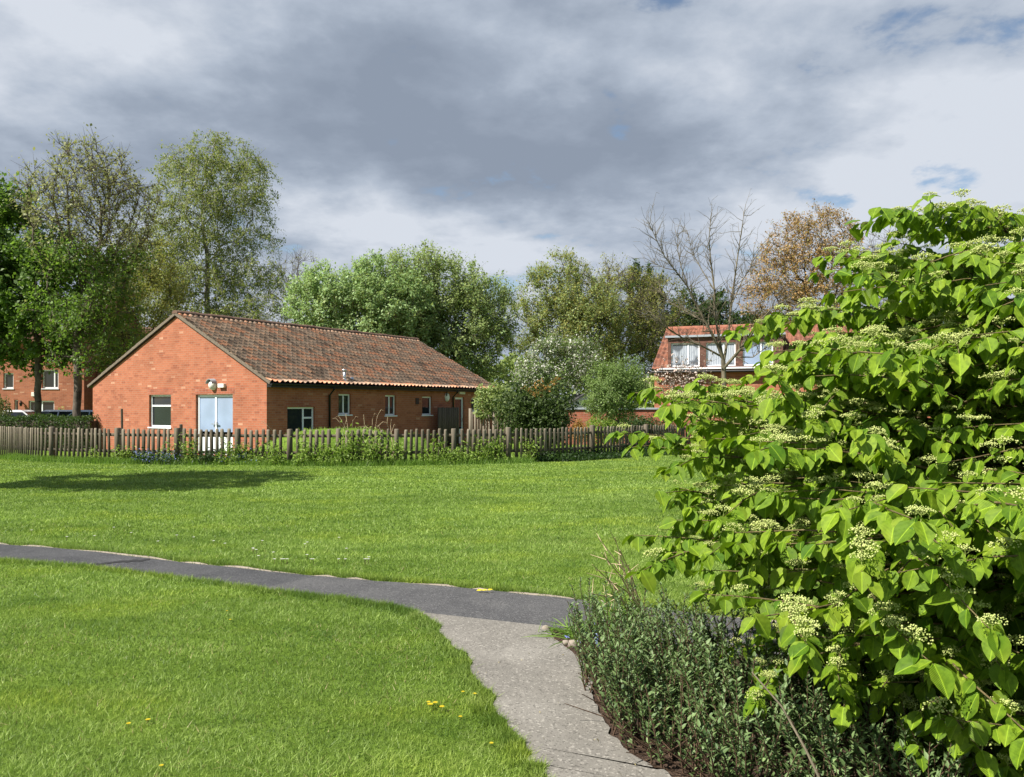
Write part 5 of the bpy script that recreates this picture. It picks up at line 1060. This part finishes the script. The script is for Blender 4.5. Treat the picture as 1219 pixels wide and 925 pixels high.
for px, py, s_ in ((512, 846, 1.25), (518, 843, 1.1), (526, 848, 1.1), (510, 841, 0.9), (551, 828, 0.8), (565, 831, 0.9), (548, 858, 0.8), (153, 867, 0.9), (176, 863, 1.0), (192, 917, 0.8), (274, 741, 0.8), (270, 730, 0.7), (585, 890, 0.8)):
    flower(dm_, L['yellow'], px, py, 'dandelion', 'small yellow dandelion flower dotted in the near lawn', 'dandelions in the near lawn', s_ * 0.62)
for k in range(34):
    c = [(305, 664, 14, 5), (340, 674, 10, 3), (390, 671, 14, 6), (225, 648, 25, 6), (360, 655, 60, 10), (110, 640, 50, 6), (440, 672, 12, 6)][k % 7]; flower(da_, L['daisy'], rngf.normal(c[0], c[2]), min(rngf.normal(c[1], c[3]), 672), 'daisy', 'tiny white daisy in the grass just beyond the footpath', 'daisies beyond the footpath', 1.15)
# fallen yellow leaf on the path edge
lf = MB()
V, Fs, t, _ = inst(LEAF5, LF5, np.array([(0, 0, 0.03), (0.05, 0.01, 0.03), (0.10, -0.01, 0.035)]), np.array([(1, 0.2, 0.1), (0.8, -0.5, 0.2), (1, 0.4, 0.15)]), np.tile((0, -0.5, 1.0), (3, 1)), np.array([0.065, 0.06, 0.055]), rngf, np.array([0.9, 0.8, 1.0]))
o = link('yellow_leaf', np_mesh('yellow_leaf', V, Fs, t), L['yellow']); o.location = gp(567, 707); tag(o, 'bright yellow green leaves lying at the far edge of the footpath', 'leaf')

lit = along(vis(LR), 90, 0.05, 0.10); lit2 = along(vis(LL), 60, -0.02, 0.05); lp_ = np.concatenate([lit, lit2, np.stack([grng.uniform(-0.6, 0.6, 40), grng.uniform(3.2, 6, 40), np.zeros(40)], 1)]); lp_[:, 2] = 0.021; lp_ = lp_[inpoly(lp_, PATH2)]
lt_o = leaf_cloud(grng, lp_, 'thatch', 0.022, None, 'leaf_litter', N0=np.array([0, 0, 3.0]), down=0); tag(lt_o, 'small dry leaf fragments scattered on the pale path', 'leaf litter', kind='stuff')

# ------------------------------------------------------------------ the big flowering viburnum
def leaf_template():
    us = np.linspace(-1, 1, 5); vs = np.array([0, 0.10, 0.28, 0.50, 0.72, 0.88, 1.0]); wv = np.array([0.03, 0.20, 0.345, 0.37, 0.27, 0.13, 0.0]); T, UV = [], []
    for v, w in zip(vs, wv):
        for u in us: T.append((v - 0.05 * abs(u) * (v < 0.05), u * w, 0.14 * abs(u) * w * 2 - 0.22 * v * v + 0.02 * np.sin(v * 9) * abs(u))); UV.append((0.5 + u * w * 1.2, v))
    q = [(r * 5 + c, r * 5 + c + 1, r * 5 + c + 6, r * 5 + c + 5) for r in range(6) for c in range(4)]; return np.array(T), [np.array(q)], np.array(UV)
def viburnum():
    rng = np.random.default_rng(123); C = np.array((3.22, 4.12, 0.0)); root = empty('viburnum_shrub', tuple(C), 0, 'large bright green tiered shrub with flat creamy flower heads filling the right side', 'shrub')
    hs_ = [0.15, 0.45, 0.8, 1.15, 1.5, 1.82, 2.10, 2.40, 2.68, 2.88]; Rs = [1.05, 1.22, 1.85, 2.24, 2.42, 2.42, 1.90, 1.66, 1.45, 1.0]
    wood, LP, LD, LN, FP = [], [], [], [], []
    def run(a, d, ln, r, droop, n):
        pts = [a]; dd = d.copy()
        for k in range(n):
            dd = unit(dd + rng.normal(0, 0.06, 3) + np.array((0, 0, -droop))); pts.append(pts[-1] + dd * ln / n)
        pts = np.array(pts); rr_ = np.linspace(r, r * 0.35, n + 1); wood.append(tubes(pts[:-1], pts[1:], rr_[:-1], rr_[1:], 5)); return pts
    def leafy(pts, f0, sp, big):
        L_ = np.linalg.norm(np.diff(pts, axis=0), axis=1).sum(); n = max(2, int(L_ * (1 - f0) / sp)); seg_ = len(pts) - 1
        for k in range(n + 1):
            f = f0 + (1 - f0) * k / n; x = min(f * seg_, seg_ - 1e-6); i_ = int(x); p = pts[i_] + (pts[i_ + 1] - pts[i_]) * (x - i_); t = unit(pts[i_ + 1] - pts[i_]); side = unit(np.cross(t, (0, 0, 1.0)))
            for s_ in (-1, 1):
                if rng.random() < 0.08: continue
                d = side * s_ * (0.75 + 0.3 * rng.normal()) + t * (0.4 + 0.4 * rng.normal()) + np.array((0, 0, -0.15 - 1.1 * rng.random())); LP.append(p + np.array((0, 0, -0.004)) + rng.normal(0, 0.012, 3)); LD.append(d); LN.append(side * s_ * 0.5 + t * 0.35 + np.array((0, 0, 1.0)) + rng.normal(0, 0.36, 3))
            if k == n:
                LP.append(p); LD.append(t + np.array((0, 0, -0.6))); LN.append(np.array((0, 0, 1.0)) + t * 0.4)
            if rng.random() < big: FP.append((p, t))
    tiers = np.arange(0.20, 2.90, 0.125)
    for ti_, h in enumerate(tiers):
        Rm = np.interp(h, hs_, Rs); nb = max(6, int(4 + Rm * 7.0 + (5 if h < 0.75 else 0))); ph = rng.random() * 6.28
        for k in range(nb):
            az = ph + k * 2 * np.pi / nb + rng.normal(0, 0.16); out = np.array((np.cos(az), np.sin(az), 0)); near_ = max(0.0, -out[1] - 0.45) * np.clip(1.6 - 1.4 * h, 0, 1) * (out[0] > -0.76); ln = (Rm + 1.9 * near_) * rng.uniform(0.86, 1.0)
            facing = out[1] < 0.55 or out[0] < -0.2                       # the far side gets fewer side shoots
            a = np.array((rng.normal(0, 0.10), rng.normal(0, 0.10), max(0.05, h - 0.30 * ln))); pts = run(a, unit(out + np.array((0, 0, 0.42 + rng.normal(0, 0.06)))), ln, 0.0075, 0.055, 8); leafy(pts, 0.36, 0.05, 0.21)
            for q in range(7 if facing else 3):
                f = 0.38 + 0.60 * (q + rng.random() * 0.8) / 7; i_ = int(min(f * 8, 7.99)); p = pts[i_] + (pts[i_ + 1] - pts[i_]) * (f * 8 - i_); t = unit(pts[i_ + 1] - pts[i_]); sg = 1 if q % 2 else -1; side = unit(np.cross(t, (0, 0, 1.0))) * sg
                sub = run(p, unit(side * 0.9 + t * 0.75 + np.array((0, 0, 0.12))), ln * (0.22 + 0.16 * rng.random()) * (1.25 - 0.5 * f), 0.005, 0.05, 4); leafy(sub, 0.12, 0.047, 0.22)
    for k in range(9):
        az = k * 0.7; a = np.array((np.cos(az) * 0.12, np.sin(az) * 0.12, 0)); pts = [a]
        for q in range(8): pts.append(pts[-1] + np.array((np.cos(az) * 0.03 + rng.normal(0, 0.03), np.sin(az) * 0.03 + rng.normal(0, 0.03), 2.4 / 8)))
        pts = np.array(pts); r_ = np.linspace(0.03, 0.01, 9); wood.append(tubes(pts[:-1], pts[1:], r_[:-1], r_[1:], 7))
    V, Fs = joined(wood); link('branches', np_mesh('branches', V, Fs, smooth=True), M['vib_stem'], root)
    LP, LD, LN = np.array(LP), np.array(LD), np.array(LN); ok = LP[:, 2] > 0.06; LP, LD, LN = LP[ok], LD[ok], LN[ok]; n = len(LP); T, Q, UV = leaf_template()
    V, Fs, t, uv = inst(T, Q, LP, LD, LN, np.clip(rng.normal(0.074, 0.019, n), 0.032, 0.112), rng, np.clip(rng.normal(0.5, 0.28, n), 0, 1), UV)
    V = V.reshape(n, -1, 3); V = V.reshape(-1, 3); link('foliage', np_mesh('foliage', V, Fs, t, uv, smooth=True), L['viburnum'], root)
    # flower heads: stalks spreading to a flat head of buds
    octa = np.array([(1, 0, 0), (-1, 0, 0), (0, 1, 0), (0, -1, 0), (0, 0, 1), (0, 0, -1.0)]); of = [np.array([(0, 2, 4), (2, 1, 4), (1, 3, 4), (3, 0, 4), (2, 0, 5), (1, 2, 5), (3, 1, 5), (0, 3, 5)])]
    def head(sd):
        r = np.random.default_rng(sd); n = 85; a = r.random(n) * 6.28; rad = np.sqrt(r.random(n)) * 0.054; P = np.stack([np.cos(a) * rad, np.sin(a) * rad, 0.062 - rad * rad * 5 + r.normal(0, 0.0045, n)], 1)
        V, Fs, t, _ = inst(octa, of, P, r.normal(size=(n, 3)), r.normal(size=(n, 3)), r.uniform(0.0026, 0.0058, n), r, np.clip(r.normal(0.5, 0.3, n), 0, 1)); parts = [(V, Fs[0])]
        m7 = 8; a = np.arange(m7) * 6.28 / m7; E = np.stack([np.cos(a) * 0.03, np.sin(a) * 0.03, np.full(m7, 0.054)], 1); v2, f2 = tubes(np.tile((0, 0, 0.025), (m7, 1)), E, np.full(m7, 0.0013), np.full(m7, 0.0008), 3); v3, f3 = tubes(np.zeros((1, 3)), np.array([(0, 0, 0.026)]), np.array([0.002]), np.array([0.0018]), 4)
        V, Fs2 = joined([(V, Fs[0]), (v2, f2), (v3, f3)]); tt = np.concatenate([t, np.full(len(v2) + len(v3), 0.1)]); return V, Fs2, tt
    heads = [head(900 + k) for k in range(4)]; mes = []
    for V, Fs, t in heads:
        me = np_mesh('flower_head', V, Fs, t); me.materials.append(L['bud']); mes.append(me)
    cams = np.array((0, 0, EYE)); lst = []
    for p, t in FP:
        w = p + C; v = w - cams
        px = w[0] / max(w[1], 0.1) * F + CX; py = HZ - (w[2] - EYE) / max(w[1], 0.1) * F; vis_ = 0 < px < 1240 and -20 < py < 960
        rad = np.linalg.norm(p[:2]) / np.interp(p[2], hs_, Rs); front = (p[0] * -C[0] + p[1] * -C[1]) / (np.linalg.norm(p[:2]) * np.linalg.norm(C[:2]) + 1e-6)
        lst.append(((0 if vis_ else 10) + np.linalg.norm(v) - 2.2 * rad * (front > -0.3), p, t))
    lst.sort(key=lambda x: x[0]); big_ = lst[:100]
    for k, (_, p, t) in enumerate(big_):
        o = link('flower_head', mes[k % 4], None, root); o.location = p; tilt = rng.normal(0, 0.16, 2); o.rotation_euler = (tilt[0], tilt[1], rng.uniform(0, 6.28)); s_ = rng.uniform(0.6, 1.0); o.scale = (s_,) * 3
    Vs, Fq, Tq, off = [], {}, [], 0
    for k, (_, p, t) in enumerate(lst[100:]):
        V, Fs, tt = heads[k % 4]; s_ = rng.uniform(0.6, 1.0); a = rng.uniform(0, 6.28); ca_, sa_ = np.cos(a) * s_, np.sin(a) * s_; Vs.append(np.stack([V[:, 0] * ca_ - V[:, 1] * sa_, V[:, 0] * sa_ + V[:, 1] * ca_, V[:, 2] * s_], 1) + p); Tq.append(tt)
        for f in Fs: Fq.setdefault(f.shape[1], []).append(f + off)
        off += len(V)
    if Vs:
        o = link('flower_heads', np_mesh('flower_heads', np.concatenate(Vs), [np.concatenate(v) for v in Fq.values()], np.concatenate(Tq)), L['bud'], root); o['kind'] = 'stuff'
    print('viburnum leaves', n, 'heads', len(lst))
viburnum()

# ------------------------------------------------------------------ low grey-green shrub beside the path
def privet():
    rng = np.random.default_rng(321); C = np.array((1.15, 4.1, 0.0)); root = empty('privet_shrub', tuple(C), 0, 'low dark grey green small leaved shrub beside the path under the tiered shrub', 'shrub')
    poly = np.array([(0.44, 4.95), (0.43, 4.45), (0.47, 4.02), (0.64, 3.62), (0.98, 3.28), (1.6, 2.95), (2.1, 3.4), (1.7, 4.3), (1.2, 5.0), (0.8, 5.25)]); wood, LP, LD, LN = [], [], [], []
    cnt = 0
    while cnt < 640:
        q = np.array([(rng.uniform(0.4, 2.2), rng.uniform(2.9, 5.3))])
        if not inpoly(q, poly)[0]: continue
        cnt += 1; p = np.array((q[0, 0], q[0, 1], 0.0)) - C; d = unit(np.array((rng.normal(-0.12, 0.22), rng.normal(-0.05, 0.22), 1.0))); h = rng.uniform(0.27, 0.59) * (0.85 + 0.25 * (q[0, 1] > 3.9)); n = 7; pts = [p]
        for k in range(n): d = unit(d + rng.normal(0, 0.09, 3) + np.array((-0.015, -0.01, 0))); pts.append(pts[-1] + d * h / n)
        pts = np.array(pts); r_ = np.linspace(0.005, 0.0015, n + 1); wood.append(tubes(pts[:-1], pts[1:], r_[:-1], r_[1:], 4))
        nn = int(h / 0.020)
        for k in range(nn):
            f = 0.10 + 0.90 * k / nn; x = f * n * 0.999; i_ = int(x); c = pts[i_] + (pts[i_ + 1] - pts[i_]) * (x - i_); t = unit(pts[i_ + 1] - pts[i_]); az = k * 1.57 + rng.normal(0, 0.4)
            for s_ in (0, np.pi):
                if rng.random() < 0.15: continue
                o_ = np.array((np.cos(az + s_), np.sin(az + s_), 0.25)); LP.append(c); LD.append(o_ + t * 0.7); LN.append(np.array((0, 0, 1.0)) - o_ * 0.3 + rng.normal(0, 0.25, 3))
    for k in range(60):                                                   # bare woody twigs low on the path side
        q = np.array((rng.uniform(0.50, 1.0), 0, 0.0)); q[1] = np.interp(q[0], [0.5, 0.62, 0.76, 1.0], [4.4, 3.9, 3.6, 3.3]) + abs(rng.normal(0, 0.12)); a = q - C; d = unit(np.array((rng.normal(-0.35, 0.4), rng.normal(-0.2, 0.4), 0.45))); b = a + d * rng.uniform(0.12, 0.38); wood.append(tubes(a[None], b[None], np.array([0.004]), np.array([0.002]), 4))
    V, Fs = joined(wood); link('stems', np_mesh('stems', V, Fs), M['stem'], root)
    LP, LD, LN = np.array(LP), np.array(LD), np.array(LN); n = len(LP); V, Fs, t, _ = inst(LEAF5, LF5, LP, LD, LN, rng.uniform(0.022, 0.044, n), rng, np.clip(rng.normal(0.45, 0.25, n), 0, 1)); link('foliage', np_mesh('foliage', V, Fs, t), L['privet'], root)
privet()
# grass tuft, edging stones, dry stems, forget-me-nots, fallen stick
def tuft(label, px, py, n, h, w, spread, seed, lean=0.8, name='grass_tuft'):
    rng = np.random.default_rng(seed); c = np.array(gp(px, py)); V, Q, Tt = [], [], []
    for k in range(n):
        a = rng.normal(0, 1, 2) * np.array(spread) * 0.4; p = np.array((a[0], a[1], 0.0)); d = unit(np.array((rng.normal(0, lean), rng.normal(0, lean), 1.0))); hh = h * rng.uniform(0.6, 1.2); sd = unit(np.cross(d, rng.normal(size=3))); tt = rng.random(); b0 = len(V)
        for q, wq in ((0, 1), (0.35, 1), (0.7, 0.7), (1, 0.08)):
            c_ = p + d * hh * q + np.array((d[0] * 0.5, d[1] * 0.5, -0.35)) * hh * q * q; c_[2] = max(c_[2], 0.02); V += [c_ - sd * w * wq / 2, c_ + sd * w * wq / 2]; Tt += [tt, tt]
        Q += [(b0 + 2 * i_, b0 + 2 * i_ + 1, b0 + 2 * i_ + 3, b0 + 2 * i_ + 2) for i_ in range(3)]
    o = link(name, np_mesh(name, np.array(V), [np.array(Q)], np.array(Tt)), L['tuft']); o.location = c; return tag(o, label, 'plant')
tuft('fresh green grassy tuft spreading over the corner where the two paths meet', 694, 758, 220, 0.20, 0.010, (0.26, 0.20), 51, 0.9)
tuft('upright green grassy clump between the corner tuft and the low shrub', 738, 742, 160, 0.34, 0.012, (0.2, 0.16), 52, 0.45)
def stone(px, py, s, seed, label):
    rng = np.random.default_rng(seed); m_ = MB(); n = 9; rings = []
    for k in range(6):
        th = k / 5 * math.pi; rings.append(len(m_.v)); m_.v += [(math.sin(th) * math.cos(q) * s * (1 + 0.18 * rng.normal()), math.sin(th) * math.sin(q) * s * 0.7 * (1 + 0.18 * rng.normal()), math.cos(th) * s * 0.75 + s * 0.5) for q in np.linspace(0, 2 * math.pi, n, endpoint=False)]
    for a_, b_ in zip(rings, rings[1:]): m_.f += [(a_ + i_, b_ + i_, b_ + (i_ + 1) % n, a_ + (i_ + 1) % n) for i_ in range(n)]
    o = m_.build('edging_stone', M['edging'], smooth=True); o.location = gp(px, py); tag(o, label, 'stone')
stone(650, 751, 0.035, 1, 'pale squared stone at the very tip of the planting corner'); stone(683, 771, 0.045, 2, 'pale rounded stone half hidden by the corner tuft'); stone(674, 768, 0.03, 3, 'small tan stone left of the rounded corner stone')
rng = np.random.default_rng(71); ds = MB(); c = np.array(gp(765, 735))
for tx, ty, Y in ((716, 658, 5.6), (738, 655, 5.6), (722, 690, 5.5), (732, 640, 5.9), (700, 706, 5.6), (748, 672, 5.4), (712, 640, 6.0), (726, 706, 5.5), (705, 672, 5.7)):
    e = at(tx, ty, Y) - c; a = np.array((rng.normal(0, 0.06), rng.normal(0, 0.05), 0)); md = a * 0.45 + e * 0.55 + np.array((0, 0, 0.05)); ds.tube([a, md, e], [0.006, 0.005, 0.0025], 5)
    for q in range(4): f = rng.uniform(0.4, 0.95); b = a + (e - a) * f; ds.tube([b, b + rng.normal(0, 0.07, 3) + np.array((-0.03, 0, 0.06))], [0.0035, 0.0015], 4)
o = ds.build('dry_weed', M['straw']); o.location = c; tag(o, 'bundle of dry straw coloured stalks leaning over the path end by the low shrub', 'plant')
def fmn():
    rng = np.random.default_rng(72); c = np.array(gp(702, 792)); o = empty('blue_flowers', tuple(c), 0, 'small sky blue flowers at the left edge of the low shrub', 'flower'); st, P = [], []
    for k in range(26):
        a = np.array((rng.normal(0.02, 0.05), rng.normal(0.05, 0.08), 0)); e = a + np.array((rng.normal(-0.02, 0.04), rng.normal(0, 0.04), rng.uniform(0.10, 0.26))); st.append(tubes(a[None], e[None], np.array([0.002]), np.array([0.001]), 3))
        for _ in range(5): P.append(e + rng.normal(0, 0.012, 3))
    V, Fs = joined(st); link('stems', np_mesh('stems', V, Fs), M['stem'], o); leaf_cloud(rng, np.array(P), 'blue', 0.017, o, 'petals', shape=QUAD, faces=QF, N0=np.array((-0.3, -0.8, 0.8)))
fmn()
sk = MB(); p0 = at(895, 800, 3.25); p1 = at(982, 925, 2.95); p0[2] = max(p0[2], 0.3); sk.tube([p0, (p0 * 0.6 + p1 * 0.4) + np.array((0.01, 0, 0.02)), (p0 * 0.25 + p1 * 0.75), p1 + np.array((0, 0, -0.05))], [0.003, 0.004, 0.005, 0.005], 6)
o = sk.build('dry_stick', M['bark_pale']); tag(o, 'long dry tan stick slanting through the low shrub', 'stick')
print('objects', len(S.objects))
